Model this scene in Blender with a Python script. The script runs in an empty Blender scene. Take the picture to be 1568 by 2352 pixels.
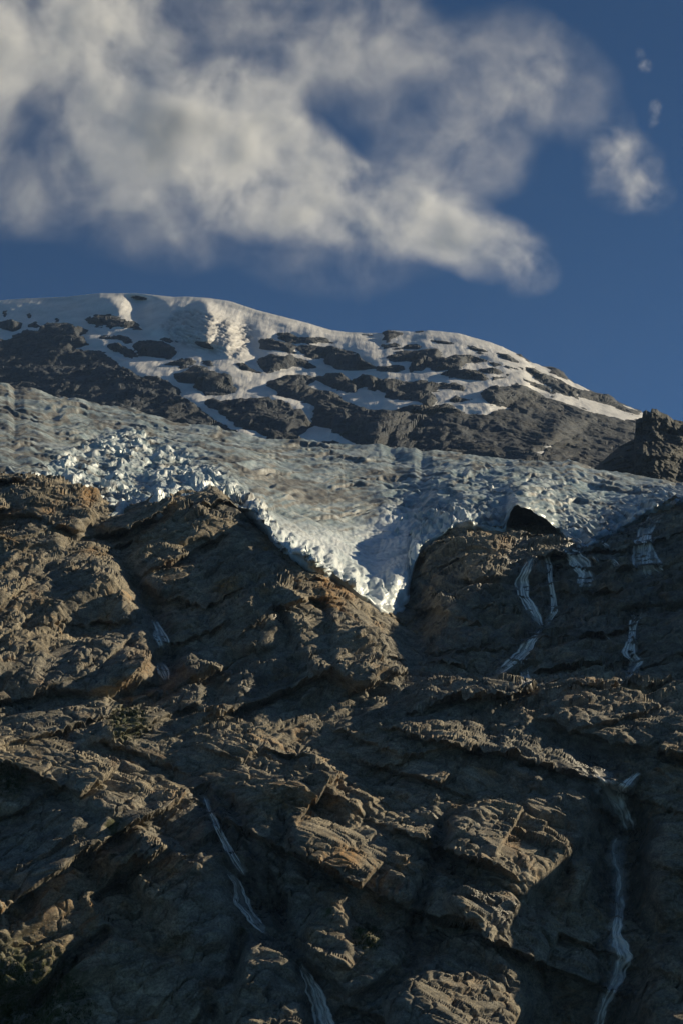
import bpy, math, random
import numpy as np
from mathutils import Vector
from mathutils.bvhtree import BVHTree

# ------------------------------------------------------------------ camera, sky, sun, exposure
SC = bpy.context.scene
COL = SC.collection
PITCH = math.radians(17.0)
FOC = 3266.0                      # focal length in units of the 1568 x 2352 sheet the survey points were read on
CX, CY = 784.0, 1176.0
SUN_AZ = math.radians(63.0)       # to the right of the view direction
SUN_EL = math.radians(26.0)

cam_d = bpy.data.cameras.new('camera')
cam = bpy.data.objects.new('camera', cam_d); COL.objects.link(cam)
cam.location = (0, 0, 0)
cam.rotation_euler = (math.radians(90) + PITCH, 0, 0)
cam_d.sensor_fit = 'VERTICAL'; cam_d.sensor_height = 36.0
cam_d.lens = 36.0 / 2 / (1176.0 / FOC)
cam_d.clip_start = 1.0; cam_d.clip_end = 30000.0
SC.camera = cam

world = bpy.data.worlds.new('World'); SC.world = world; world.use_nodes = True
wn = world.node_tree; wn.nodes.clear()
sky = wn.nodes.new('ShaderNodeTexSky'); sky.sky_type = 'NISHITA'; sky.sun_disc = False
sky.sun_elevation = SUN_EL; sky.sun_rotation = SUN_AZ
sky.altitude = 2400.0; sky.air_density = 0.62; sky.dust_density = 0.0; sky.ozone_density = 6.0
bg = wn.nodes.new('ShaderNodeBackground'); bg.inputs['Strength'].default_value = 0.056
wo = wn.nodes.new('ShaderNodeOutputWorld')
tint = wn.nodes.new('ShaderNodeMix'); tint.data_type = 'RGBA'; tint.blend_type = 'MULTIPLY'; tint.inputs[0].default_value = 1.0
tint.inputs[7].default_value = (0.84, 1.03, 0.98, 1)          # white balance of the whole sky
wn.links.new(sky.outputs[0], tint.inputs[6]); wn.links.new(tint.outputs[2], bg.inputs[0]); wn.links.new(bg.outputs[0], wo.inputs[0])

sun_d = bpy.data.lights.new('sun', 'SUN'); sun_d.energy = 5.0; sun_d.angle = math.radians(0.5)
sun_d.color = (1.0, 0.86, 0.61)
sun = bpy.data.objects.new('sun', sun_d); COL.objects.link(sun)
SUN_DIR = Vector((math.cos(SUN_EL) * math.sin(SUN_AZ), math.cos(SUN_EL) * math.cos(SUN_AZ), math.sin(SUN_EL)))
sun.rotation_euler = SUN_DIR.to_track_quat('Z', 'Y').to_euler()
sun.location = (600, 300, 900)

SC.view_settings.view_transform = 'Standard'; SC.view_settings.look = 'None'
SC.view_settings.gamma = 1.0; SC.view_settings.exposure = 0.32
SC.view_settings.use_curve_mapping = False
SC.render.engine = 'CYCLES'
SC.cycles.use_denoising = True
SC.cycles.max_bounces = 8; SC.cycles.diffuse_bounces = 3; SC.cycles.glossy_bounces = 2
SC.cycles.transparent_max_bounces = 12; SC.cycles.volume_bounces = 4
SC.cycles.volume_step_rate = 1.0
SC.cycles.use_adaptive_sampling = True; SC.cycles.adaptive_threshold = 0.02; SC.cycles.adaptive_min_samples = 24

rng = np.random.default_rng(7)
random.seed(7)

# ------------------------------------------------------------------ survey helpers
cP, sP = math.cos(PITCH), math.sin(PITCH)
def at(tx, ty, Y):
    """world point at forward distance Y that is seen at (tx, ty) on the survey sheet (arrays or numbers)"""
    sx = (np.asarray(tx, float) - CX) / FOC
    sy = (CY - np.asarray(ty, float)) / FOC
    k = np.asarray(Y, float) / (cP - sy * sP)
    return np.stack(np.broadcast_arrays(sx * k, np.asarray(Y, float) + 0 * k, (sP + sy * cP) * k), -1)

def sheet(p):
    d = p[..., 1] * cP + p[..., 2] * sP
    u = -p[..., 1] * sP + p[..., 2] * cP
    return CX + FOC * p[..., 0] / d, CY - FOC * u / d

def swing(tx):
    """the whole slope stands at an angle: its right side lies farther up the valley"""
    return 1 + 0.13 * (np.asarray(tx, float) - CX) / 1568.0

def sstep(a, b, x):
    t = np.clip((x - a) / (b - a), 0, 1)
    return t * t * (3 - 2 * t)

# ------------------------------------------------------------------ noise (numpy)
def _h(ix, iy, seed):
    n = ix.astype(np.uint32) * np.uint32(374761393) + iy.astype(np.uint32) * np.uint32(668265263) + np.uint32((seed * 974634777) & 0xFFFFFFFF)
    n = (n ^ (n >> np.uint32(13))) * np.uint32(1274126177)
    n = (n ^ (n >> np.uint32(16))) * np.uint32(2246822519)
    return n ^ (n >> np.uint32(15))
def rnd(ix, iy, seed):
    return _h(ix, iy, seed).astype(np.float32) * np.float32(1 / 4294967296.0)
def rnds(ix, iy, seed, k):
    """k random numbers per cell from one hash"""
    n = _h(ix, iy, seed); out = []
    for i in range(k):
        n = n * np.uint32(1664525) + np.uint32(1013904223)
        m = (n ^ (n >> np.uint32(15))) * np.uint32(2246822519)
        out.append((m >> np.uint32(8)).astype(np.float32) * np.float32(1 / 16777216.0))
    return out
def noise(x, y, seed=0):
    x, y = np.broadcast_arrays(x, y)
    ix = np.floor(x); iy = np.floor(y); fx = (x - ix).astype(np.float32); fy = (y - iy).astype(np.float32)
    ix = ix.astype(np.int32); iy = iy.astype(np.int32)
    u = fx * fx * fx * (fx * (fx * 6 - 15) + 10); v = fy * fy * fy * (fy * (fy * 6 - 15) + 10)
    def g(dx, dy):
        a = rnd(ix + dx, iy + dy, seed) * 6.2831853
        return np.cos(a) * (fx - dx) + np.sin(a) * (fy - dy)
    n0 = g(0, 0) * (1 - u) + g(1, 0) * u
    n1 = g(0, 1) * (1 - u) + g(1, 1) * u
    return (n0 * (1 - v) + n1 * v) * 1.5
def fbm(x, y, seed=0, octs=4, gain=0.5):
    s = 0; a = 1; t = 0
    for o in range(octs):
        s = s + a * noise(x * 2 ** o + o * 17.3, y * 2 ** o - o * 9.1, seed + o); t += a; a *= gain
    return s / t
def ridged(x, y, seed=0, octs=4, gain=0.55):
    s = 0; a = 1; t = 0
    for o in range(octs):
        s = s + a * (1 - np.abs(noise(x * 2 ** o + o * 7.7, y * 2 ** o + o * 3.1, seed + o)) * 1.6); t += a; a *= gain
    return s / t
def blocks(x, y, cell, seed, rot=0.0, asp=1.6, tilt=0.6, steep=1.6, warp=0.22, jitter=0.45, bias=(0.0, 0.0)):
    """upper envelope of random tilted blocks: broken, jointed rock; about 0..1"""
    if warp:
        wx = fbm(x / cell * 0.7, y / cell * 0.7, seed + 50, 3); wy = fbm(x / cell * 0.7 + 40, y / cell * 0.7, seed + 60, 3)
        x = x + wx * cell * warp * 2; y = y + wy * cell * warp * 2
    c, s = np.cos(rot), np.sin(rot)
    u = (x * c + y * s) / (cell * asp); v = (-x * s + y * c) / cell
    fu = np.floor(u); fv = np.floor(v)
    iu = fu.astype(np.int32); iv = fv.astype(np.int32)
    u = (u - fu).astype(np.float32); v = (v - fv).astype(np.float32)
    best = np.full(np.shape(x), -9.0, np.float32); cid = None
    for du in (-1, 0, 1):
        for dv in (-1, 0, 1):
            r = rnds(iu + du, iv + dv, seed, 8)
            dx = u - (du + 0.5 + (r[0] - 0.5) * (2 * jitter))
            dy = v - (dv + 0.5 + (r[1] - 0.5) * (2 * jitter))
            ph = (r[2] - 0.5) * 1.2
            cc = 1 - ph * ph * 0.5; ss = ph
            ex = dx * cc + dy * ss; ey = dy * cc - dx * ss
            d = np.maximum(np.abs(ex) - (0.25 + 0.35 * r[3]), np.abs(ey) - (0.22 + 0.3 * r[4]))
            val = r[5] + (2 * tilt) * ((r[6] - 0.5) * ex + (r[7] - 0.5) * ey) + bias[0] * ex + bias[1] * ey - steep * np.maximum(d, 0)
            best = np.maximum(best, val)
    return best, cid

def shards(x, y, cell, seed, rot=0.0, asp=2.0, tilt=1.0, warp=0.06):
    """rock split by joints: every cell is a flat face at its own height and tilt, with sharp steps between; also the open joints"""
    wx = fbm(x / cell * 0.8, y / cell * 0.8, seed + 50, 2); wy = fbm(x / cell * 0.8 + 40, y / cell * 0.8, seed + 60, 2)
    x = x + wx * cell * warp * 2; y = y + wy * cell * warp * 2
    c, s_ = np.cos(rot), np.sin(rot)
    u = (x * c + y * s_) / (cell * asp); v = (-x * s_ + y * c) / cell
    fu = np.floor(u); fv = np.floor(v); iu = fu.astype(np.int32); iv = fv.astype(np.int32)
    u = (u - fu).astype(np.float32); v = (v - fv).astype(np.float32)
    d1 = np.full(u.shape, 9.0, np.float32); d2 = d1.copy(); val = np.zeros(u.shape, np.float32)
    for du in (-1, 0, 1):
        for dv in (-1, 0, 1):
            r = rnds(iu + du, iv + dv, seed, 5)
            dx = u - (du + 0.5 + (r[0] - 0.5) * 0.9); dy = v - (dv + 0.5 + (r[1] - 0.5) * 0.9)
            d = np.maximum(np.abs(dx) * 1.1 + np.abs(dy) * 0.25, np.abs(dy) + np.abs(dx) * 0.3)
            near = d < d1
            d2 = np.where(near, d1, np.minimum(d2, d)); d1 = np.where(near, d, d1)
            val = np.where(near, r[2] - 0.5 + 2 * tilt * ((r[3] - 0.5) * dx + (r[4] - 0.5) * dy), val)
    return val, np.exp(-np.clip(d2 - d1, 0, 9) / 0.05)

# ------------------------------------------------------------------ polygons and lines on the survey sheet
def poly_sd(px, py, poly, pad=60.0):
    """signed distance, positive inside; far points get -pad"""
    P = np.asarray(poly, float)
    out = np.full(px.shape, -pad)
    x0, y0 = P.min(0) - pad; x1, y1 = P.max(0) + pad
    m = (px > x0) & (px < x1) & (py > y0) & (py < y1)
    if not m.any(): return out
    qx = px[m]; qy = py[m]
    d = np.full(qx.shape, 1e9); ins = np.zeros(qx.shape, bool)
    n = len(P)
    for i in range(n):
        ax, ay = P[i]; bx, by = P[(i + 1) % n]
        ex, ey = bx - ax, by - ay
        t = np.clip(((qx - ax) * ex + (qy - ay) * ey) / (ex * ex + ey * ey + 1e-9), 0, 1)
        d = np.minimum(d, (qx - ax - t * ex) ** 2 + (qy - ay - t * ey) ** 2)
        if ay != by:
            c = (ay > qy) != (by > qy)
            ins ^= c & (qx < (bx - ax) * (qy - ay) / (by - ay) + ax)
    d = np.sqrt(d)
    out[m] = np.maximum(np.where(ins, d, -d), -pad)
    return out
def line_d(px, py, pts, pad=120.0):
    P = np.asarray(pts, float)
    out = np.full(px.shape, pad)
    x0, y0 = P.min(0) - pad; x1, y1 = P.max(0) + pad
    m = (px > x0) & (px < x1) & (py > y0) & (py < y1)
    if not m.any(): return out
    qx = px[m]; qy = py[m]; d = np.full(qx.shape, 1e9)
    for (ax, ay), (bx, by) in zip(P[:-1], P[1:]):
        ex, ey = bx - ax, by - ay
        t = np.clip(((qx - ax) * ex + (qy - ay) * ey) / (ex * ex + ey * ey + 1e-9), 0, 1)
        d = np.minimum(d, (qx - ax - t * ex) ** 2 + (qy - ay - t * ey) ** 2)
    out[m] = np.minimum(np.sqrt(d), pad)
    return out
def conv(o, s, pts): return [(o[0] + x * s, o[1] + y * s) for x, y in pts]
S4 = 0.287
def c1(p): return conv((0, 650), S4, p)
def c2(p): return conv((400, 650), S4, p)
def c3(p): return conv((800, 700), S4, p)
def c4(p): return conv((1118, 750), S4, p)
S2 = 0.5126
def r3(p): return conv((0, 1090.6), S2, p)
def r4(p): return conv((764, 1090.6), S2, p)
def r5(p): return conv((0, 1720), S2, p)
def r6(p): return conv((764, 1720), S2, p)

# ------------------------------------------------------------------ mesh helpers
def grid_faces(nr, nc, keep=None):
    i = np.arange(nr - 1)[:, None] * nc + np.arange(nc - 1)[None, :]
    q = np.stack([i, i + 1, i + nc + 1, i + nc], -1).reshape(-1, 4)
    return q if keep is None else q[keep.reshape(-1)]
def mesh_np(name, verts, quads, mat=None, smooth=False, attrs=None):
    used = np.unique(quads)
    if len(used) < len(verts):
        remap = np.full(len(verts), -1, np.int64); remap[used] = np.arange(len(used))
        verts = verts[used]; quads = remap[quads]
        attrs = {k: v[used] for k, v in (attrs or {}).items()}
    me = bpy.data.meshes.new(name)
    k = quads.shape[1]; n = len(quads)
    me.vertices.add(len(verts)); me.vertices.foreach_set('co', np.ascontiguousarray(verts, np.float32).ravel())
    me.loops.add(n * k); me.loops.foreach_set('vertex_index', np.ascontiguousarray(quads, np.int32).ravel())
    me.polygons.add(n); me.polygons.foreach_set('loop_start', np.arange(0, n * k, k, dtype=np.int32))
    me.update(calc_edges=True)
    me.polygons.foreach_set('use_smooth', np.full(n, smooth, bool))
    for a, v in (attrs or {}).items():
        at_ = me.attributes.new(a, 'FLOAT', 'POINT'); at_.data.foreach_set('value', np.ascontiguousarray(v, np.float32))
    if mat: me.materials.append(mat)
    return me
def put(name, me, parent=None, label=None, cat=None, group=None, kind=None, loc=None):
    o = bpy.data.objects.new(name, me); COL.objects.link(o)
    if parent: o.parent = parent
    if loc is not None: o.location = loc
    for k, v in (('label', label), ('category', cat), ('group', group), ('kind', kind)):
        if v: o[k] = v
    return o
def normals(P):
    du = np.gradient(P, axis=1); dv = np.gradient(P, axis=0)
    n = np.cross(du, dv); n /= np.linalg.norm(n, axis=-1, keepdims=True) + 1e-12
    return n * np.sign(n[..., 2:3] + 1e-9)

# ------------------------------------------------------------------ materials
def new_mat(name):
    m = bpy.data.materials.new(name); m.use_nodes = True
    nt = m.node_tree; nt.nodes.clear()
    out = nt.nodes.new('ShaderNodeOutputMaterial')
    return m, nt, out
class NB:
    def __init__(s, nt): s.nt = nt; s.L = nt.links
    def n(s, t, **kw):
        o = s.nt.nodes.new(t)
        for k, v in kw.items(): setattr(o, k, v)
        return o
    def link(s, a, b): s.L.new(a, b)
    def pos(s, scale=(1, 1, 1), rot=(0, 0, 0)):
        g = s.n('ShaderNodeNewGeometry'); m = s.n('ShaderNodeMapping')
        m.inputs['Scale'].default_value = scale; m.inputs['Rotation'].default_value = rot
        s.link(g.outputs['Position'], m.inputs['Vector']); return m.outputs[0]
    def noise(s, vec, scale, detail=5, rough=0.55, dist=0.0):
        t = s.n('ShaderNodeTexNoise'); t.inputs['Scale'].default_value = scale; t.inputs['Detail'].default_value = detail
        t.inputs['Roughness'].default_value = rough; t.inputs['Distortion'].default_value = dist
        s.link(vec, t.inputs['Vector']); return t.outputs['Fac']
    def ramp(s, fac, stops):
        r = s.n('ShaderNodeValToRGB'); e = r.color_ramp.elements
        while len(e) < len(stops): e.new(0.5)
        for el, (p, c) in zip(e, stops):
            el.position = p; el.color = (*c, 1) if len(c) == 3 else c
        s.link(fac, r.inputs[0]); return r.outputs[0]
    def mix(s, fac, a, b, mode='MIX'):
        m = s.n('ShaderNodeMix', data_type='RGBA', blend_type=mode)
        for v, k in ((fac, 0), (a, 6), (b, 7)):
            if isinstance(v, (int, float)): m.inputs[k].default_value = v
            elif isinstance(v, tuple): m.inputs[k].default_value = (*v, 1)
            else: s.link(v, m.inputs[k])
        return m.outputs[2]
    def math(s, op, a, b=None, clamp=False):
        m = s.n('ShaderNodeMath', operation=op, use_clamp=clamp)
        for i, v in enumerate((a, b)):
            if v is None: continue
            if isinstance(v, (int, float)): m.inputs[i].default_value = v
            else: s.link(v, m.inputs[i])
        return m.outputs[0]
    def rng(s, v, a, b, c=0.0, d=1.0):
        m = s.n('ShaderNodeMapRange'); s.link(v, m.inputs[0])
        for i, k in enumerate((a, b, c, d)): m.inputs[i + 1].default_value = k
        return m.outputs[0]
    def attr(s, name):
        a = s.n('ShaderNodeAttribute', attribute_name=name); return a.outputs['Fac']
    def bump(s, h, strength, dist):
        b = s.n('ShaderNodeBump'); b.inputs['Strength'].default_value = strength; b.inputs['Distance'].default_value = dist
        s.link(h, b.inputs['Height']); return b.outputs[0]
    def bsdf(s, out, color, rough, normal=None, spec=0.3, **kw):
        p = s.n('ShaderNodeBsdfPrincipled')
        for k, v in (('Base Color', color), ('Roughness', rough), ('Normal', normal)):
            if v is None: continue
            if isinstance(v, tuple): p.inputs[k].default_value = (*v, 1)
            elif isinstance(v, (int, float)): p.inputs[k].default_value = v
            else: s.link(v, p.inputs[k])
        p.inputs['Specular IOR Level'].default_value = spec
        s.link(p.outputs[0], out.inputs[0]); return p

def rock_material(name, dark, mid, light, rust, scale=1.0, use_attr=True, grey=(0.06, 0.06, 0.06)):
    m, nt, out = new_mat(name); b = NB(nt)
    P = b.pos()
    big = b.noise(P, 0.035 * scale, 6, 0.6, 0.6)
    fine = b.noise(b.pos((1, 1, 2.2), (0.3, 0.5, 0.4)), 0.5 * scale, 8, 0.65)
    col = b.ramp(b.math('ADD', b.math('MULTIPLY', big, 0.55), b.math('MULTIPLY', fine, 0.45)),
                 [(0.3, dark), (0.5, mid), (0.72, light)])
    rn = b.rng(b.noise(P, 0.06 * scale, 7, 0.65, 1.0), 0.55, 0.72)
    if use_attr: rn = b.math('ADD', rn, b.math('MULTIPLY', b.attr('rust'), b.rng(fine, 0.3, 0.55)), True)
    col = b.mix(b.math('MULTIPLY', rn, 0.85), col, rust)
    zone = b.rng(b.noise(P, 0.018 * scale, 5, 0.6, 0.8), 0.42, 0.6)
    col = b.mix(b.math('MULTIPLY', zone, 0.6), col, grey)
    mid_ = b.rng(b.noise(b.pos((1, 1, 1.8), (0.2, 0.6, 0.1)), 0.16 * scale, 8, 0.68, 0.4), 0.36, 0.64, 0.5, 1.3)
    col = b.mix(1.0, col, mid_, 'MULTIPLY')
    speck = b.rng(b.noise(P, 1.7 * scale, 5, 0.75), 0.33, 0.64, 0.45, 1.4)
    col = b.mix(1.0, col, speck, 'MULTIPLY')
    rough = 0.85
    if use_attr:
        wet_shade = b.attr('wet_shade')
        wn_ = b.math('MULTIPLY', wet_shade, b.rng(b.noise(P, 0.35, 5), 0.3, 0.6), True)
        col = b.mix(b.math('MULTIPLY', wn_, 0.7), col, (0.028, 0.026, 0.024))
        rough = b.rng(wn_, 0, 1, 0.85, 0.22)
        mossn = b.math('MULTIPLY', b.attr('moss'), b.rng(b.noise(P, 0.4, 6, 0.7), 0.38, 0.55), True)
        col = b.mix(mossn, col, (0.045, 0.055, 0.016))
    h = b.math('ADD', b.noise(b.pos((1, 1, 2.5), (0.3, 0.5, 0.4)), 0.9 * scale, 9, 0.66), b.math('MULTIPLY', b.noise(b.pos((0.35, 0.5, 3.0), (0.25, -0.35, 0.3)), 0.8 * scale, 6, 0.6, 0.6), 0.9))
    nrm = b.bump(h, 0.6, 0.4 / scale)
    b.bsdf(out, col, rough, nrm, 0.35)
    return m
M_ROCK = rock_material('rock', (0.078, 0.067, 0.05), (0.24, 0.2, 0.138), (0.41, 0.345, 0.24), (0.32, 0.17, 0.052), grey=(0.16, 0.155, 0.135))
M_FAR = rock_material('mountain_rock', grey=(0.03, 0.037, 0.047), use_attr=False, scale=0.16, dark=(0.021, 0.027, 0.036), mid=(0.031, 0.039, 0.051), light=(0.05, 0.06, 0.073), rust=(0.08, 0.07, 0.055))
M_CRAG = rock_material('crag_rock', (0.018, 0.019, 0.016), (0.032, 0.032, 0.027), (0.05, 0.048, 0.038), (0.03, 0.035, 0.02), 0.35, False, (0.03, 0.031, 0.027))

def snow_material():
    m, nt, out = new_mat('snow'); b = NB(nt)
    g = b.noise(b.pos((0.11, 0.012, 0.012)), 1.0, 6, 0.6, 0.4)
    g2 = b.noise(b.pos(), 0.02, 6, 0.6)
    col = b.ramp(g2, [(0.3, (0.56, 0.55, 0.53)), (0.6, (0.72, 0.70, 0.67))])
    col = b.mix(b.math('MULTIPLY', b.attr('dirt'), 0.75), col, (0.3, 0.29, 0.28))
    nrm = b.bump(b.math('ADD', g, b.math('MULTIPLY', g2, 0.5)), 0.35, 5.0)
    b.bsdf(out, col, 0.6, nrm, 0.2)
    return m
M_SNOW = snow_material()

def ice_material():
    m, nt, out = new_mat('glacier_ice'); b = NB(nt)
    P = b.pos()
    n1 = b.noise(P, 0.05, 7, 0.6, 0.8)
    clean = b.ramp(n1, [(0.3, (0.22, 0.30, 0.315)), (0.5, (0.35, 0.425, 0.435)), (0.7, (0.55, 0.605, 0.605))])
    clean = b.mix(b.attr('bright'), clean, b.ramp(n1, [(0.3, (0.50, 0.58, 0.59)), (0.65, (0.80, 0.83, 0.82))]))
    d = b.math('ADD', b.attr('dirt'), b.rng(b.noise(P, 0.18, 8, 0.7), 0.35, 0.75, -0.35, 0.45), True)
    col = b.mix(b.math('MULTIPLY', d, 0.95), clean, (0.105, 0.097, 0.088))
    blue = b.attr('deep')
    col = b.mix(b.math('MULTIPLY', blue, 0.7), col, (0.14, 0.26, 0.28))
    nrm = b.bump(b.noise(P, 0.55, 9, 0.68), 0.45, 0.6)
    b.bsdf(out, col, b.rng(d, 0, 1, 0.33, 0.7), nrm, 0.45)
    return m
M_ICE = ice_material()

def water_material():
    m, nt, out = new_mat('white_water'); b = NB(nt)
    uvn = b.n('ShaderNodeAttribute', attribute_name='flow'); uv = uvn.outputs['Vector']
    mp = b.n('ShaderNodeMapping'); mp.inputs['Scale'].default_value = (1.0, 0.10, 1.0); b.link(uv, mp.inputs[0])
    st = b.noise(mp.outputs[0], 2.6, 6, 0.65, 0.5)
    st2 = b.noise(b.pos((1.0, 1.0, 0.5)), 0.6, 6, 0.7)
    a = b.math('ADD', b.math('MULTIPLY', st, 0.65), b.math('MULTIPLY', st2, 0.45))
    edge = b.attr('edge')
    fall = b.math('SUBTRACT', 1.0, b.math('POWER', edge, 1.6), True)
    al = b.math('MULTIPLY', b.rng(a, 0.33, 0.52, 0.06, 1.0), b.math('MULTIPLY', fall, b.math('MULTIPLY', b.attr('body'), 1.0)), True)
    p = b.bsdf(out, (0.98, 0.91, 0.80), 0.4, b.bump(a, 0.5, 0.4), 0.5)
    b.link(al, p.inputs['Alpha'])
    return m
M_WATER = water_material()

# ------------------------------------------------------------------ base rock slope: sheet row (ty) against forward distance, per column
YS = np.arange(330.0, 1000.0, 2.0); TXS = np.arange(-420.0, 2420.0, 10.0)
PROFILE = {
 -420: [(300,2750),(330,2480),(360,2240),(400,1980),(450,1700),(500,1520),(550,1340),(600,1180),(640,1085),(720,1090),(1000,1110)],
    0: [(300,2750),(330,2480),(360,2250),(400,2000),(450,1745),(500,1560),(550,1385),(600,1205),(638,1092),(700,1095),(1000,1140)],
  200: [(300,2750),(330,2480),(360,2255),(400,2010),(450,1760),(500,1570),(550,1395),(600,1230),(640,1120),(700,1125),(1000,1150)],
  250: [(300,2750),(330,2480),(360,2255),(400,2010),(450,1760),(500,1570),(550,1395),(600,1240),(645,1165),(700,1180),(1000,1200)],
  500: [(300,2750),(330,2480),(360,2260),(400,2020),(450,1775),(500,1580),(550,1405),(590,1245),(622,1122),(700,1135),(1000,1170)],
  640: [(300,2750),(330,2480),(360,2260),(400,2025),(450,1780),(500,1590),(535,1400),(556,1310),(572,1255),(700,1255),(1000,1260)],
  760: [(300,2750),(330,2480),(360,2260),(400,2025),(450,1785),(500,1600),(536,1440),(562,1350),(584,1315),(700,1320),(1000,1310)],
  890: [(300,2750),(330,2480),(360,2260),(400,2030),(450,1790),(500,1610),(540,1490),(575,1425),(608,1397),(700,1390),(1000,1370)],
  945: [(300,2750),(330,2480),(360,2260),(400,2030),(450,1790),(500,1610),(525,1535),(560,1525),(600,1440),(635,1350),(664,1285),(710,1280),(1000,1275)],
 1060: [(300,2750),(330,2480),(360,2260),(400,2030),(450,1785),(490,1630),(510,1575),(540,1560),(578,1470),(622,1340),(656,1245),(684,1225),(1000,1220)],
 1230: [(300,2750),(330,2480),(360,2255),(400,2020),(450,1775),(485,1625),(505,1580),(540,1570),(570,1490),(610,1370),(645,1260),(690,1238),(730,1214),(1000,1190)],
 1400: [(300,2750),(330,2480),(360,2250),(400,2010),(450,1765),(480,1635),(500,1570),(540,1560),(575,1470),(615,1350),(650,1258),(690,1242),(1000,1238)],
 1568: [(300,2750),(330,2470),(360,2235),(400,1990),(450,1745),(480,1620),(500,1560),(540,1550),(580,1440),(620,1330),(660,1220),(700,1165),(760,1160),(1000,1158)],
 1750: [(300,2700),(330,2440),(360,2200),(400,1960),(450,1715),(480,1610),(510,1560),(545,1530),(590,1370),(640,1170),(700,1090),(800,1070),(1000,1070)],
 2050: [(300,2640),(330,2380),(360,2060),(400,1720),(430,1590),(460,1530),(500,1450),(540,1230),(570,1085),(600,985),(640,940),(700,934),(800,930),(1000,945)],
 2420: [(300,2620),(330,2350),(360,2040),(400,1700),(430,1580),(460,1510),(500,1420),(540,1220),(570,1100),(600,1010),(640,975),(700,965),(800,970),(1000,980)],
}
def gsmooth(a, sig, axis):
    r = int(sig * 3) + 1; k = np.exp(-0.5 * (np.arange(-r, r + 1) / sig) ** 2); k /= k.sum()
    pad = [(0, 0)] * a.ndim; pad[axis] = (r, r)
    b = np.pad(a, pad, mode='edge'); n = a.shape[axis]; out = 0
    for i, w in enumerate(k):
        out = out + w * np.take(b, np.arange(i, i + n), axis=axis)
    return out
_cols = sorted(PROFILE)
def steepen(c):     # the lowest wall stands steeper than the slope above it
    return zip(*[(y if y > 450 else 450 - (450 - y) * 0.60, r) for y, r in PROFILE[c]])
_tab = np.stack([np.interp(YS, *steepen(c)) for c in _cols], 1)
TAB = np.stack([np.interp(TXS, _cols, _tab[i]) for i in range(len(YS))], 0)
TAB = gsmooth(gsmooth(TAB, 4.0, 0), 2.5, 1)
def rock_ty(tx, Y):
    i = np.clip((Y - YS[0]) / 2.0, 0, len(YS) - 1.001); j = np.clip((tx - TXS[0]) / 10.0, 0, len(TXS) - 1.001)
    a = np.floor(i).astype(int); b = np.floor(j).astype(int); f = i - a; g = j - b
    return (TAB[a, b] * (1 - f) * (1 - g) + TAB[a + 1, b] * f * (1 - g) + TAB[a, b + 1] * (1 - f) * g + TAB[a + 1, b + 1] * f * g)
def rock_Y(tx, ty):
    """first distance at which column tx of the rock base reaches row ty"""
    tx = np.atleast_1d(np.asarray(tx, float)); ty = np.broadcast_to(np.asarray(ty, float), tx.shape)
    out = np.empty(tx.shape)
    for k in range(len(tx)):
        c = rock_ty(np.full(len(YS), tx[k]), YS); c = np.minimum.accumulate(c)
        out[k] = np.interp(-ty[k], -c, YS)
    return out

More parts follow.
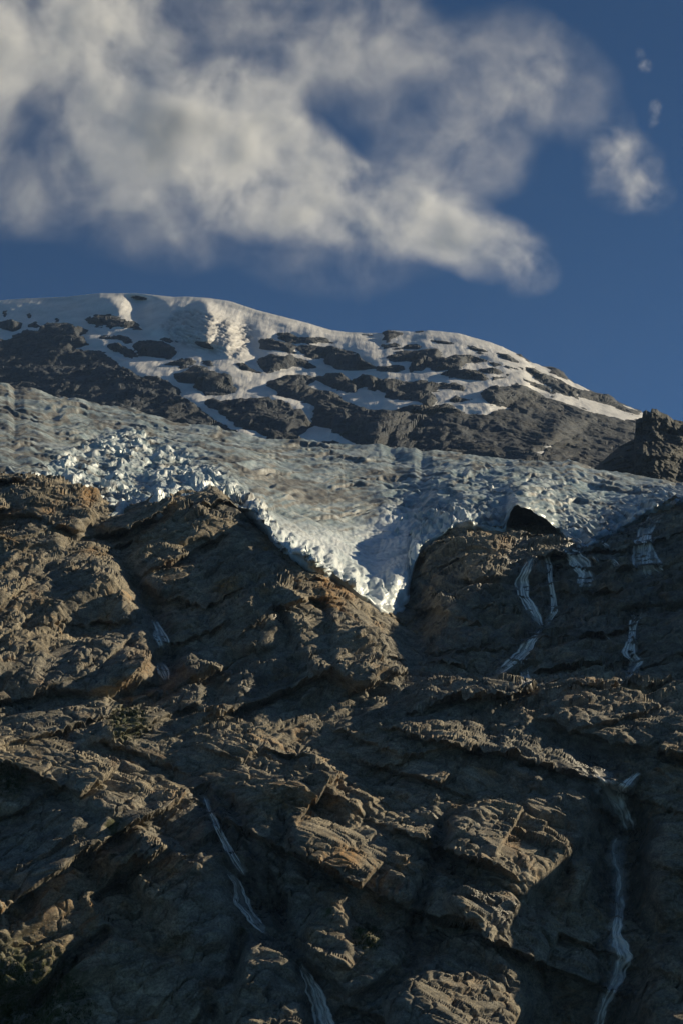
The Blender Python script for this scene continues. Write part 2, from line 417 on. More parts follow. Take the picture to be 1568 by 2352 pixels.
# masses standing forward of the slope (metres towards the valley), edges soft over so many sheet units
MASS = [
 # polygon, metres, soft
 (r3([(-300,60),(0,75),(110,38),(250,48),(370,62),(405,130),(430,190),(415,265),(330,285),(230,235),(150,195),(-300,210)]), 16, 14),
 (r3([(-300,235),(0,232),(150,198),(265,240),(305,298),(480,300),(542,340),(572,460),(605,520),(685,600),(695,740),(695,860),(725,935),(600,990),(420,1010),(220,1020),(-300,980)]), 17, 34),
 (r3([(-300,400),(60,330),(200,380),(260,470),(300,600),(250,760),(180,930),(-300,960)]), 7, 40),
 (r3([(560,330),(680,215),(800,150),(900,102),(975,86),(1080,162),(1130,245),(1060,300),(900,290),(760,320)]), 12, 26),
 (r3([(1090,180),(1180,250),(1240,290),(1290,400),(1230,470),(1130,480),(1080,380)]), 9, 22),
 (r3([(650,420),(760,330),(900,330),(1050,310),(1060,370),(960,440),(880,530),(700,560),(600,500)]), 8, 26),
 (r3([(930,640),(1000,560),(1060,420),(1130,410),(1150,560),(1240,590),(1280,680),(1250,780),(1100,830),(960,760)]), 10, 30),
 (r3([(760,860),(860,780),(960,760),(1020,800),(1000,880),(880,930)]), 6, 18),
 (r3([(1240,560),(1350,450),(1430,440),(1568,520),(1640,600),(1700,740),(1760,850),(1700,960),(1500,960),(1330,840)]), 12, 34),
 (r4([(-60,440),(60,520),(180,590),(260,700),(335,770),(362,850),(310,965),(150,980),(0,900)]), 10, 24),
 (r3([(640,960),(760,920),(900,930),(980,1010),(960,1060),(700,1040)]), 6, 18),
 (r3([(400,1050),(600,1010),(780,1060),(1000,1050),(1200,1040),(1340,1100),(1300,1232),(900,1300),(500,1240)]), 5, 30),
 (r4([(330,340),(450,250),(600,240),(790,345),(810,420),(700,470),(560,480),(420,460)]), 9, 26),
 (r4([(380,660),(560,640),(760,570),(880,640),(900,760),(820,830),(600,870),(420,800)]), 10, 30),
 (r4([(1030,690),(1180,520),(1300,470),(1568,480),(1800,600),(1800,880),(1568,900),(1250,900),(1000,880),(950,800)]), 8, 40),
 (r4([(480,905),(600,900),(640,940),(740,1040),(700,1090),(560,1050)]), 7, 18),
 (r4([(690,1100),(850,1015),(905,1090),(915,1150),(950,1190),(930,1240),(760,1240)]), 10, 20),
 (r4([(130,990),(330,930),(460,940),(620,1050),(700,1180),(640,1260),(300,1270),(100,1160)]), 7, 34),
 (r4([(850,990),(1000,955),(1200,932),(1400,925),(1700,935),(1800,1280),(1300,1280),(1050,1200),(960,1080)]), 10, 40),
 (r6([(480,320),(650,200),(850,200),(1080,190),(1170,260),(1200,350),(1130,440),(1050,480),(1020,560),(950,640),(880,700),(780,640),(620,560),(500,480)]), 14, 36),
 (r6([(480,640),(640,590),(800,640),(850,740),(760,840),(560,830),(470,740)]), 7, 24),
 (r6([(330,1000),(440,920),(580,832),(700,815),(790,880),(870,980),(905,1120),(880,1260),(880,1500),(200,1500),(220,1120)]), 17, 40),
 (r6([(-200,300),(60,300),(300,320),(440,380),(450,520),(370,680),(200,740),(0,760),(-200,600)]), 8, 36),
 (r6([(-260,620),(60,640),(150,820),(330,960),(190,1080),(60,1110),(-200,960)]), 9, 30),
 (r6([(1380,300),(1568,260),(1900,240),(1900,800),(1500,800),(1400,640),(1340,470)]), 10, 40),
 (r6([(1400,880),(1568,790),(1900,760),(1900,1500),(1420,1500),(1350,1150)]), 10, 40),
 (r5([(300,110),(430,50),(540,100),(660,150),(690,210),(600,290),(420,300),(300,220)]), 9, 26),
 (r5([(-300,180),(100,170),(300,240),(420,330),(350,420),(150,430),(-300,460)]), 6, 40),
 (r5([(560,380),(680,330),(830,410),(960,500),(1060,620),(1070,760),(1030,870),(900,900),(760,860),(640,760),(560,620),(620,480)]), 11, 44),
 (r5([(-300,560),(100,470),(300,500),(400,600),(360,740),(200,800),(0,900),(-300,960)]), 8, 40),
 (r5([(200,1120),(370,930),(500,830),(700,900),(900,980),(1010,1080),(900,1200),(700,1500),(150,1500)]), 10, 50),
 (r5([(-300,960),(0,900),(160,880),(330,820),(340,900),(200,1060),(150,1110),(-300,1110)]), 7, 34),
 (r5([(1080,860),(1190,850),(1280,890),(1370,1020),(1390,1150),(1380,1500),(1020,1500),(1040,1100)]), 12, 30),
 (r5([(1330,840),(1420,700),(1568,740),(1568,1000),(1480,1010),(1380,930)]), 7, 24),
 (r5([(1150,150),(1280,120),(1420,60),(1600,80),(1700,240),(1568,330),(1400,260),(1200,220)]), 10, 30),
 (r4([(820,640),(980,700),(1000,780),(880,860),(820,760)]), 9, 20),
 (r4([(1150,560),(1300,500),(1420,560),(1380,640),(1200,680)]), 11, 24),
 (r4([(1180,240),(1330,210),(1370,320),(1340,420),(1220,420)]), 11, 22),
 (r4([(960,880),(1200,820),(1300,880),(1250,930),(1000,930)]), 8, 18),
 (r4([(560,380),(700,360),(790,450),(780,540),(640,560)]), 9, 20),
 (r4([(1450,500),(1568,480),(1700,560),(1600,680),(1480,640)]), 10, 24),
 (r4([(430,560),(560,500),(680,560),(640,640),(480,640)]), 7, 18),
]
GULLY = [
 # line, metres back, half width
 (r3([(430,255),(560,360),(590,470),(690,640),(735,760),(760,880),(700,950),(560,1000)]), 12, 34),
 (r3([(590,490),(680,590),(800,600),(930,560)]), 6, 22),
 (r3([(770,780),(900,690),(960,600)]), 4, 16),
 (r3([(960,1000),(1090,1060),(1200,960),(1300,900),(1330,860)]), 7, 28),
 (r4([(330,780),(370,870),(480,900),(600,920),(640,960)]), 6, 24),
 (r4([(310,330),(315,560),(390,650)]), 24, 46),
 (r4([(870,380),(860,480),(870,580),(930,680),(1000,600),(980,450),(960,390)]), 9, 40),
 (r4([(1090,350),(1150,450),(1130,500)]), 6, 26),
 (r4([(940,690),(860,760),(800,850),(730,890)]), 6, 26),
 (r4([(850,870),(870,980)]), 5, 24),
 (r4([(1400,230),(1380,380),(1400,470)]), 6, 34),
 (r4([(1350,640),(1340,780),(1370,840),(1310,920)]), 5, 24),
 (r6([(1150,60),(1250,150),(1310,260),(1300,360)]), 8, 44),
 (r6([(1300,360),(1270,480),(1290,600),(1270,830),(1300,930),(1250,1080),(1190,1230),(1150,1400)]), 26, 75),
 (r6([(980,640),(1060,800),(1000,1000),(960,1300)]), 15, 66),
 (r6([(495,230),(480,330),(460,480),(380,700),(345,950),(190,1080),(60,1200)]), 5, 15),
 (r6([(830,880),(860,760),(930,660),(1020,560)]), 7, 26),
 (r5([(160,1150),(230,1030),(350,920),(480,830)]), 9, 13),
 (r5([(380,560),(480,640),(600,720),(720,745)]), 9, 34),
 (r5([(60,640),(110,720)]), 7, 30),
 (r5([(500,380),(570,300),(660,250)]), 6, 18),
 (r5([(910,190),(960,320),(1010,420),(1110,560),(1090,640),(1190,820),(1320,930),(1400,1090),(1460,1300)]), 4, 20),
 (r5([(1070,840),(1055,1040),(930,1120),(980,1300)]), 7, 18),
 (r5([(1000,200),(1130,470),(1220,640),(1260,800),(1330,900)]), 4, 16),
 (r5([(1270,300),(1260,420),(1400,560)]), 4, 18),
 (r5([(-50,330),(200,350),(420,400),(520,400)]), 5, 30),
]
RUST = [  # where iron-stained faces show: sheet point, radius
 (r3([(385,110)])[0], 22), (r3([(235,150)])[0], 14), (r3([(60,180)])[0], 18), (r3([(1020,520)])[0], 34), (r3([(640,820)])[0], 44), (r3([(560,920)])[0], 34),
 (r3([(1490,470)])[0], 34), (r3([(180,960)])[0], 30), (r4([(30,520)])[0], 40), (r4([(890,1090)])[0], 16), (r4([(1090,1030)])[0], 34),
 (r4([(760,330)])[0], 30), (r6([(540,260)])[0], 24), (r6([(690,110)])[0], 24), (r6([(1150,300)])[0], 30), (r6([(60,480)])[0], 40), (r6([(800,420)])[0], 26),
 (r5([(520,40)])[0], 22), (r5([(600,50)])[0], 18), (r5([(950,1050)])[0], 26), (r5([(1540,470)])[0], 30), (r3([(1180,300)])[0], 30), (r3([(1250,880)])[0], 26),
]
WETL = [  # wet rock beside the running water
 (r5([(910,190),(1010,420),(1110,560),(1090,640),(1190,820)]), 44), (r5([(1320,930),(1400,1090),(1460,1300)]), 30), (r5([(1000,200),(1220,640),(1260,800)]), 26),
 (r6([(480,330),(460,480),(380,700),(345,950)]), 24), (r6([(520,520),(650,690),(740,720),(800,760)]), 34), (r6([(1070,440),(1030,560)]), 16),
 (r6([(1150,60),(1310,360),(1270,830),(1300,930),(1190,1230)]), 60), (r4([(850,370),(870,580),(930,680),(980,450),(1090,350),(1150,480)]), 44),
 (r4([(1400,230),(1400,470)]), 44), (r4([(1350,640),(1310,920)]), 30), (r4([(300,350),(320,560)]), 40), (r4([(940,690),(730,890)]), 30),
 (r3([(690,640),(760,880)]), 24), (r3([(1150,960),(1300,880)]), 30), (r3([(1240,600),(1290,700)]), 16), (r3([(300,1180),(330,1232)]), 16), (r5([(1270,300),(1400,560)]), 16),
]
MOSS = [((60,2300), 160), ((20,1790), 50), ((300,1660), 50), (r6([(160,850)])[0], 40), (r5([(1470,760)])[0], 20), (r5([(520,360)])[0], 30)]

def rock_surface():
    txs = np.concatenate([np.arange(-190, 1760, 2.25), np.linspace(1764, 2400, 70)])
    ys = np.concatenate([np.arange(374, 455, 0.25), np.arange(455, 655, 0.56), np.arange(655, 790, 1.6)])
    TX, Y = np.meshgrid(txs, ys)
    TY = rock_ty(TX, Y)
    SW = swing(TX)
    P0 = at(TX, TY, Y * SW)
    # along-slope coordinate
    seg = np.sqrt(np.sum(np.diff(P0[:, :, 1:], axis=0) ** 2, -1))
    T = np.concatenate([np.zeros((1, len(txs))), np.cumsum(seg, 0)], 0)
    T = gsmooth(T, 12, 1)
    X = P0[..., 0]
    wx = fbm(X / 26, T / 26, 3, 3) * 22; wy = fbm(X / 26 + 30, T / 26, 4, 3) * 18
    tx_w, ty_w = TX + wx, TY + wy
    B = np.zeros(TX.shape)
    for poly, m, soft in MASS:
        s = np.clip(poly_sd(tx_w, ty_w, poly, 5) / soft, 0, 1)
        B += m * 0.70 * (1 - (1 - s) ** 2.0)
    for line, m, w in GULLY:
        d = line_d(TX + wx * 0.5, TY + wy * 0.5, line, w * 1.6)
        B -= m * 0.75 * (1 - sstep(0.1, 1.5, d / w))
    # the lowest wall turns its left half away from the evening sun, round a blunt spur in the middle
    lowf = sstep(1680, 1920, TY)
    B += lowf * 15 * np.interp(TX, [-190, 60, 640, 800, 1280, 1800], [0, 3, 33, 34, 4, 0]) / 34
    # three bedding directions, blended across the slope
    wob = fbm(X / 50, T / 50, 8, 2) * 120
    mA = (1 - sstep(860, 1000, TX + wob)) * (1 - sstep(1640, 1760, TY + wob * 0.6))
    mA = np.maximum(mA, (1 - sstep(470, 640, TX + wob)) * sstep(1760, 1900, TY + wob * 0.5))
    mC = sstep(900, 1020, TX + wob) * (1 - sstep(1600, 1760, TY)) * (1 - mA)
    mB = np.clip(1 - mA - mC, 0, 1)
    mD = sstep(-5, 30, poly_sd(TX + wob * 0.2, TY, MASS[1][0], 40)) * sstep(1230, 1330, TY)
    mA, mB, mC = mA * (1 - mD), mB * (1 - mD), mC * (1 - mD)
    def beds(cell, seed, asp, steep, tilt, bias, warp=0.25):      # X and T are looked up when called
        out = -0.5
        for k, (m_, rot) in enumerate(((mA, 0.85), (mB, -0.50), (mC, 0.42), (mD, 1.30))):
            out = out + m_ * blocks(X, T, cell, seed + 200 * k, rot, asp, tilt, steep, warp, 0.45, bias)[0]
        return out
    b1, _ = blocks(X, T, 34, 17, 0.5, 1.5, 0.9, 1.0, 0.12)
    B += (b1 - 0.5) * 9 + beds(13, 12, 2.2, 1.4, 1.1, (0.4, -0.7), 0.05) * 11.5
    B = gsmooth(gsmooth(B, 1.3, 0), 0.9, 1)
    P = at(TX, TY, Y * SW - B)
    X0, T0 = X, T
    X, T = P[..., 0], 0.70 * P[..., 1] + 0.80 * P[..., 2]
    N = normals(P0)
    rough = np.maximum(sstep(-0.12, 0.30, fbm(X / 26, T / 26, 21, 4)), 0.75 * mC)           # slabs and broken ground
    def joints(cell, seed, asp, tilt):
        a = 0; g = 0
        for k, (m_, rot) in enumerate(((mA, 0.85), (mB, -0.50), (mC, 0.42), (mD, 1.30))):
            v_, c_ = shards(X, T, cell, seed + 200 * k, rot, asp, tilt); a = a + m_ * v_; g = g + m_ * c_
        return a, g
    s1, g1 = joints(6.5, 61, 2.2, 0.6)
    h = beds(5.0, 13, 3.0, 1.5, 0.8, (0.25, -0.6), 0.05) * 2.8 * (0.28 + 0.8 * rough) * (1 + 0.4 * mC)
    h += s1 * 0.8 - g1 * 0.75
    h += (1 + 0.4 * mC) * beds(2.0, 14, 4.0, 1.7, 0.8, (0.2, -0.6), 0.05) * 0.95 * (0.25 + 0.8 * rough)
    h += beds(0.95, 15, 5.0, 1.6, 0.7, (0.1, -0.6), 0.05) * 0.28 * (0.5 + 0.5 * rough)
    # open joints
    j1 = 1 - np.abs(noise(X / 17 + fbm(X / 8, T / 8, 33, 3) * 0.5, T / 11, 34)) * 9
    j2 = 1 - np.abs(noise((X * 0.5 - T * 0.86) / 9 + fbm(X / 6, T / 6, 35, 3) * 0.4, (X * 0.86 + T * 0.5) / 26, 36)) * 8
    h -= np.clip(j1, 0, 1) * 1.0 + np.clip(j2, 0, 1) * 1.5
    h += fbm(X / 1.6, T / 1.1, 51, 2) * 0.10
    P = P + N * h[..., None]
    # attributes
    rust = np.zeros(TX.shape)
    for (x, y), r in RUST:
        rust = np.maximum(rust, 1 - sstep(0.3, 1.3, np.hypot(tx_w - x, (ty_w - y)) / r))
    wet_shade = np.zeros(TX.shape)
    for line, w in WETL:
        wet_shade = np.maximum(wet_shade, 1 - sstep(0.3, 1.3, line_d(tx_w, ty_w, line, w * 2) / w))
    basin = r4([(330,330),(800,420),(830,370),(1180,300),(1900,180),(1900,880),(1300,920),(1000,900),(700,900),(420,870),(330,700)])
    wet_shade = np.maximum(wet_shade, 0.55 * sstep(-10, 40, poly_sd(tx_w, ty_w, basin, 40)))  # wet basin rock, with some of the basin's shade painted in as well
    moss = np.zeros(TX.shape)
    for (x, y), r in MOSS:
        moss = np.maximum(moss, 1 - sstep(0.5, 1.2, np.hypot(tx_w - x, ty_w - y) / r))
    return TX, TY, P, dict(rust=rust, wet_shade=wet_shade, moss=moss)

R_TX, R_TY, R_P, R_A = rock_surface()
nr, nc = R_TX.shape
R_V = R_P.reshape(-1, 3); R_Q = grid_faces(nr, nc)
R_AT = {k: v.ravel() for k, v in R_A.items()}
PIECES = [  # pieces of the slope that can be told apart: name, polygon, label
 ('rock_block', MASS[0][0], 'dark square block with an orange right face under the ice'),
 ('rock_buttress', MASS[1][0], 'big brown buttress at the left with a sunlit right edge'),
 ('rock_outcrop', MASS[3][0], 'pointed outcrop just below the broken ice'),
 ('rock_outcrop', MASS[4][0], 'rusty outcrop along the left edge of the ice tongue'),
 ('rock_slab', MASS[5][0], 'tilted slab below the pointed outcrop'),
 ('rock_slab', MASS[6][0], 'broad sunlit slab in the middle of the slope'),
 ('rock_buttress', MASS[8][0], 'sunlit ridge of rock directly below the tip of the ice tongue'),
 ('rock_dome', MASS[12][0], 'shaded rounded cliff right of the ice tongue'),
 ('rock_dome', MASS[13][0], 'dark dome left of the middle waterfall'),
 ('rock_slab', MASS[14][0], 'dark sloping slabs between the two right waterfalls'),
 ('rock_block', MASS[16][0], 'upright block with an orange sunlit corner'),
 ('rock_dome', MASS[18][0], 'broad smooth dome below the shaded basin'),
 ('rock_buttress', MASS[19][0], 'layered warm brown buttress beside the dark gorge'),
 ('rock_dome', MASS[21][0], 'rounded dome at the foot of the slope beside the gorge'),
 ('rock_slab', MASS[28][0], 'dim smooth slab left of the lower waterfall'),
 ('rock_slab', MASS[30][0], 'large dim slab at the lower left below a long crack'),
 ('rock_block', MASS[32][0], 'steep block between the crevice and the bottom waterfall'),
]
_cx = (R_TX[:-1, :-1] + R_TX[1:, 1:]).ravel() / 2; _cy = (R_TY[:-1, :-1] + R_TY[1:, 1:]).ravel() / 2
_own = np.full(len(R_Q), -1)
for i, (_, poly, _l) in enumerate(PIECES):
    _own[(_own < 0) & (poly_sd(_cx, _cy, poly, 5) > 0)] = i
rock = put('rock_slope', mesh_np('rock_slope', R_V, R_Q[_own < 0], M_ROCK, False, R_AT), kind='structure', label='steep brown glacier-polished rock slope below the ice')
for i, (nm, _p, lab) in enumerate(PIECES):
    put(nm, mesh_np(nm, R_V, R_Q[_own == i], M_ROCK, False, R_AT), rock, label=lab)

# ray casts against the finished slope, along lines of sight of the survey sheet
_sub = grid_faces((nr + 1) // 2, (nc + 1) // 2)
_bv = BVHTree.FromPolygons(R_P[::2, ::2].reshape(-1, 3).tolist(), _sub.tolist())
def hit(tx, ty):
    d = Vector(at(tx, ty, 1.0)).normalized()
    loc, nrm, _i, dist = _bv.ray_cast(Vector((0, 0, 0)), d, 3000)
    return (loc, nrm, d)

# ------------------------------------------------------------------ glacier
HORIZON = [(-400,840),(-250,850),(-100,868),(0,877),(20,882),(34,894),(57,892),(92,900),(123,913),(172,918),(207,926),(258,933),(301,941),(356,954),(402,969),(486,980),(538,991),(615,1007),(658,1012),(744,1020),(802,1020),(875,1021),(900,1030),(952,1031),(969,1040),(992,1033),(1052,1040),(1144,1053),(1202,1056),(1279,1060),(1313,1059),(1348,1074),(1405,1081),(1462,1093),(1520,1102),(1568,1113),(1750,1150),(2000,1180)]
MARGIN = [(-400,1120),(-100,1120),(60,1120),(150,1135),(212,1180),(250,1196),(300,1200),(350,1180),(400,1168),(470,1140),(520,1142),(560,1165),(610,1196),(640,1252),(700,1296),(760,1318),(800,1345),(840,1372),(870,1392),(905,1402),(925,1398),(938,1385),(946,1275),(965,1250),(1000,1232),(1040,1200),(1080,1196),(1120,1210),(1148,1224),(1158,1208),(1163,1176),(1178,1158),(1205,1160),(1228,1172),(1262,1194),(1288,1222),(1308,1252),(1340,1256),(1380,1240),(1420,1215),(1460,1195),(1485,1175),(1500,1170),(1530,1160),(1568,1150),(1700,1170),(2000,1200)]
FRONT = [(-400,20),(200,25),(300,30),(500,25),(640,40),(870,55),(930,95),(950,80),(1030,45),(1150,60),(1300,75),(1450,60),(1568,40),(2000,40)]
MARGIN_Y = [(-400,668),(150,666),(212,655),(260,640),(330,638),(400,640),(450,650),(500,650),(545,640),(590,598),(640,577),(760,586),(890,606),(935,612),(950,655),(1000,664),(1060,668),(1160,676),(1230,680),(1300,665),(1400,668),(1500,690),(1568,700),(2000,730)]
GMX = np.interp
def glacier_surface():
    txs = np.arange(-230, 1800, 2.5)
    M = GMX(txs, *zip(*MARGIN)); H = GMX(txs, *zip(*HORIZON)); F = GMX(txs, *zip(*FRONT))
    M = gsmooth(M, 2.2, 0); Ms = gsmooth(M, 22, 0); cave = np.exp(-((txs - 1228) / 80) ** 4)
    jM = fbm(txs / 26, txs * 0, 5, 4) * 14 * (1 - 0.85 * cave); jH = fbm(txs / 16, txs * 0, 6, 3) * 3.0
    Ym = GMX(txs, *zip(*MARGIN_Y)) * swing(txs)
    for k in range(len(txs)):
        q = hit(txs[k], M[k] + 6)[0]
        if q is not None and abs(q.y - Ym[k]) < 45 and (txs[k] > 585 or 240 < txs[k] < 400): Ym[k] = q.y - (8.0 if 600 < txs[k] < 945 else 2.0)
    Ym = gsmooth(Ym, 7, 0); Yms = gsmooth(Ym, 40, 0)
    S = M - H
    nsk, nv, nb = 10, 430, 26
    v = np.linspace(0, 1, nv)[:, None] ** 0.95
    TY = Ms + (H - Ms) * v + (M - Ms) * (1 - v) ** 4.3 + jM * (1 - v) ** 12 + jH * v ** 10
    Ytop = 1130 * swing(txs)
    def smooth_ice(ty):
        t = (Ms - ty) / (Ms - H)
        return Yms + 7 + (Ytop - Yms) * (0.90 * np.clip(t, 0, 1) ** 1.22 + 0.10 * t)
    sM0 = np.clip(M - TY, 0, None)
    Y = smooth_ice(TY) + (Ym - smooth_ice(M[None, :] + 0 * TY)) * np.exp(-sM0 / (0.55 * F + 6))
    tng = sstep(-30, 60, poly_sd(np.broadcast_to(txs, TY.shape).copy(), TY, [(600,1190),(700,1180),(800,1170),(900,1140),(950,1150),(955,1270),(945,1430),(860,1430),(700,1330),(620,1260)], 60))
    Y = Y + tng * (0.10 * (txs - 790) - 6)
    M = M + jM; H = H + jH
    # front foot tucks back under the ice
    k = np.linspace(1, 0, nsk, endpoint=False)[:, None]
    Ysk = Ym + 3 * k + 11 * k ** 3 + 70 * cave * k; TYsk = M + k * 30 * (1 - cave) + (64 * k ** 2 - 8 * k) * cave
    kb = np.linspace(0, 1, nb + 1)[1:, None]
    Yb = Ytop + 400 * kb; TYb = H + 90 * kb ** 2
    TYa = np.concatenate([TYsk, TY, TYb], 0); Ya = np.concatenate([Ysk, Y, Yb], 0)
    TX = np.broadcast_to(txs, TYa.shape)
    P0 = at(TX, TYa, Ya)
    N = normals(gsmooth(gsmooth(P0, 6, 0), 6, 1))
    X = P0[..., 0]; Yw = P0[..., 1]
    w = TYa - H                                       # rows below the skyline
    sM = M - TYa
    wob = fbm(TX / 120, w / 40, 71, 4)
    # foliation: long low steps that run with the flow
    wobS = fbm(TX / 140, w / 45, 71, 2)
    wob2 = fbm(TX / 260, w / 60, 75, 3)
    def steps(lam, slope, seed, la):
        q = (w + slope * TX) / lam + wobS * 1.3 + wob2 * 2.0 + fbm(TX / 60, w / 20, seed + 5, 3) * 0.4
        k = np.floor(q); f = q - k
        a = np.clip(0.5 + 1.3 * noise(TX / (la * 1.8) + k * 7.31, k * 3.7, seed), 0, 1.3)
        return a, f
    a1, f1 = steps(19.0, 0.07, 72, 110); a2, f2 = steps(8.5, 0.10, 82, 60)
    prof = lambda f: np.where(f < 0.66, sstep(0, 0.66, f) ** 0.8, 1 - sstep(0.66, 1.0, f))
    fol = a1 * prof(f1); fol2 = a2 * prof(f2)
    # cracked-up zones
    z1 = poly_sd(TX + wob * 30, TYa + wob * 14, [(60,1110),(120,1060),(170,1030),(230,995),(330,990),(430,1040),(520,1085),(570,1130),(590,1180),(500,1180),(400,1200),(300,1210),(200,1200)], 40)
    z1 = sstep(-38, 30, z1) * np.clip(0.75 + 1.2 * fbm(TX / 50, TYa / 25, 77, 3), 0.15, 1)
    z2 = sstep(-30, 30, poly_sd(TX, TYa, [(880,1120),(1010,1070),(1200,1075),(1400,1110),(1560,1150),(1500,1230),(1150,1260),(960,1270),(900,1260)], 40))
    z3 = np.exp(-np.clip(sM, 0, 999) / 38) * sstep(560, 640, TX) * (1 - sstep(1060, 1120, TX))
    tongue = sstep(-20, 40, poly_sd(TX, TYa, [(600,1190),(700,1200),(800,1205),(900,1160),(960,1160),(960,1270),(940,1420),(860,1420),(700,1320),(620,1250)], 40))
    b1, _ = blocks(X, Yw, 9.0, 61, 1.3, 1.5, 0.9, 2.0, 0.3)
    b2, _ = blocks(X, Yw * 0.45, 3.4, 62, 0.9, 1.3, 0.9, 2.0, 0.35)
    r3_ = ridged(X / 20 + wob, Yw / 34 + wob * 1.5, 63, 4, 0.42)
    flute = ridged(X / 2.6 + wob * 2, Yw / 30, 64, 3, 0.55)
    far = 0.5 + 0.9 * np.clip((Yw - 600) / 550, 0, 1)
    calm = (1 - 0.5 * z1) * (1 - 0.7 * tongue) * (0.25 + 1.1 * sstep(-0.3, 0.35, fbm(TX / 130, w / 45, 78, 3)))
    h = (fol - 0.4) * 1.4 * far * calm + (fol2 - 0.4) * 0.9 * far * calm
    h += z1 * ((b1 - 0.4) * 4.6 + (b2 - 0.5) * 1.6) + z2 * (r3_ - 0.6) * 2.6 + z3 * ((b2 - 0.5) * 1.2 + (b1 - 0.4) * 1.4)
    h += (r3_ - 0.6) * 0.8 * far * (1 - 0.6 * tongue) + tongue * (flute - 0.6) * 0.7 + fbm(X / 5, Yw / 14, 91, 3) * 0.45
    h += fbm(X / 40, Yw / 40, 92, 3) * 3
    cl, _ = blocks(X, TYa * 0.2, 3.4, 65, 1.57, 3.0, 0.9, 1.8, 0.2)
    wall = sstep(1.25, 0.6, sM / F) * sstep(-12, 4, sM) * (1 - cave)
    h += wall * ((cl - 0.5) * 2.8 + (b2 - 0.5) * 0.8)
    axis = line_d(TX, TYa, [(895,1170),(902,1230),(908,1300),(922,1400)], 120)
    h += 3.0 * np.exp(-(axis / 40) ** 2) * sstep(-10, 30, sM)
    taper = sstep(-20, 4, sM) * (1 - 0.4 * cave * sstep(40, 5, sM))
    D = N * 0.75 + np.array([0, -0.45, 0.25])
    P = P0 + D * (h * taper)[..., None]
    # right face of the tongue leans out over its foot
    low = a1 * sstep(0.45, 0.05, np.abs(f1 - 1.0)) ; low2 = a2 * sstep(0.5, 0.05, np.abs(f2 - 1.0))
    dirt = 0.25 + 1.0 * low + 0.55 * low2 + 0.8 * sstep(0.05, 0.5, fbm(TX / 90, w / 12, 73, 4)) + 0.15 * sstep(500, 0, TX)
    dirt = dirt * (1 - 0.75 * z3) * (1 - 0.55 * z1) * (1 - 0.35 * z2) * (1 - 0.8 * tongue)
    streak = sstep(-8, 6, poly_sd(TX + wob * 40, TYa + wob * 20, [(500,1080),(640,1085),(760,1130),(900,1150),(1040,1170),(900,1165),(760,1150),(620,1120)], 40))
    dirt = np.clip(dirt + 0.5 * streak, 0, 1)
    deep = np.clip(z1 * sstep(0.35, 0.0, b1) + z2 * 0.5 * sstep(0.55, 0.35, r3_) + 0.5 * z3 * sstep(0.3, 0, b2), 0, 1)
    bright = np.clip(tongue + 0.6 * z3 + 0.45 * z1 + 0.3 * wall, 0, 1)
    return TX, TYa, P, dict(dirt=dirt, deep=deep, bright=bright)
G_TX, G_TY, G_P, G_A = glacier_surface()
glacier = put('glacier', None, label='dirty blue grey glacier tongue pouring over the brown cliff', cat='glacier', loc=Vector(at(905, 1400, 590)))
_gq = grid_faces(*G_TX.shape); _gx = (G_TX[:-1, :-1] + G_TX[1:, 1:]).ravel() / 2; _gy = (G_TY[:-1, :-1] + G_TY[1:, 1:]).ravel() / 2
_gv = G_P.reshape(-1, 3) - np.array(glacier.location); _ga = {k: v.ravel() for k, v in G_A.items()}
_ton = poly_sd(_gx, _gy, [(600,1180),(700,1190),(800,1200),(900,1150),(965,1150),(965,1270),(950,1460),(860,1460),(700,1360),(600,1260)], 5) > 0
_fal = (poly_sd(_gx, _gy, [(60,1110),(120,1060),(170,1030),(230,995),(330,990),(430,1040),(520,1085),(570,1130),(580,1160),(560,1300),(20,1300)], 5) > 0) & ~_ton & (np.arange(len(_gq)) // (G_TX.shape[1] - 1) >= 10)
_fg = _fal.reshape(G_TX.shape[0] - 1, -1); _seed = np.zeros_like(_fg)
_k = np.argmin((_gx - 330) ** 2 + (_gy - 1080) ** 2); _seed.ravel()[_k] = _fal[_k]
for _i in range(900):
    _n = _seed.copy(); _n[1:] |= _seed[:-1]; _n[:-1] |= _seed[1:]; _n[:, 1:] |= _seed[:, :-1]; _n[:, :-1] |= _seed[:, 1:]; _n &= _fg
    if (_n == _seed).all(): break
    _seed = _n
_fal = _seed.ravel()
for nm, msk, lab in (('ice_field', ~_ton & ~_fal, None), ('ice_tongue', _ton, 'bright clean tongue of ice hanging over the cliff'), ('icefall', _fal, 'broken pale blue icefall above the left crest')):
    put(nm, mesh_np(nm, _gv, _gq[msk], M_ICE, nm != 'icefall', _ga), glacier, label=lab)

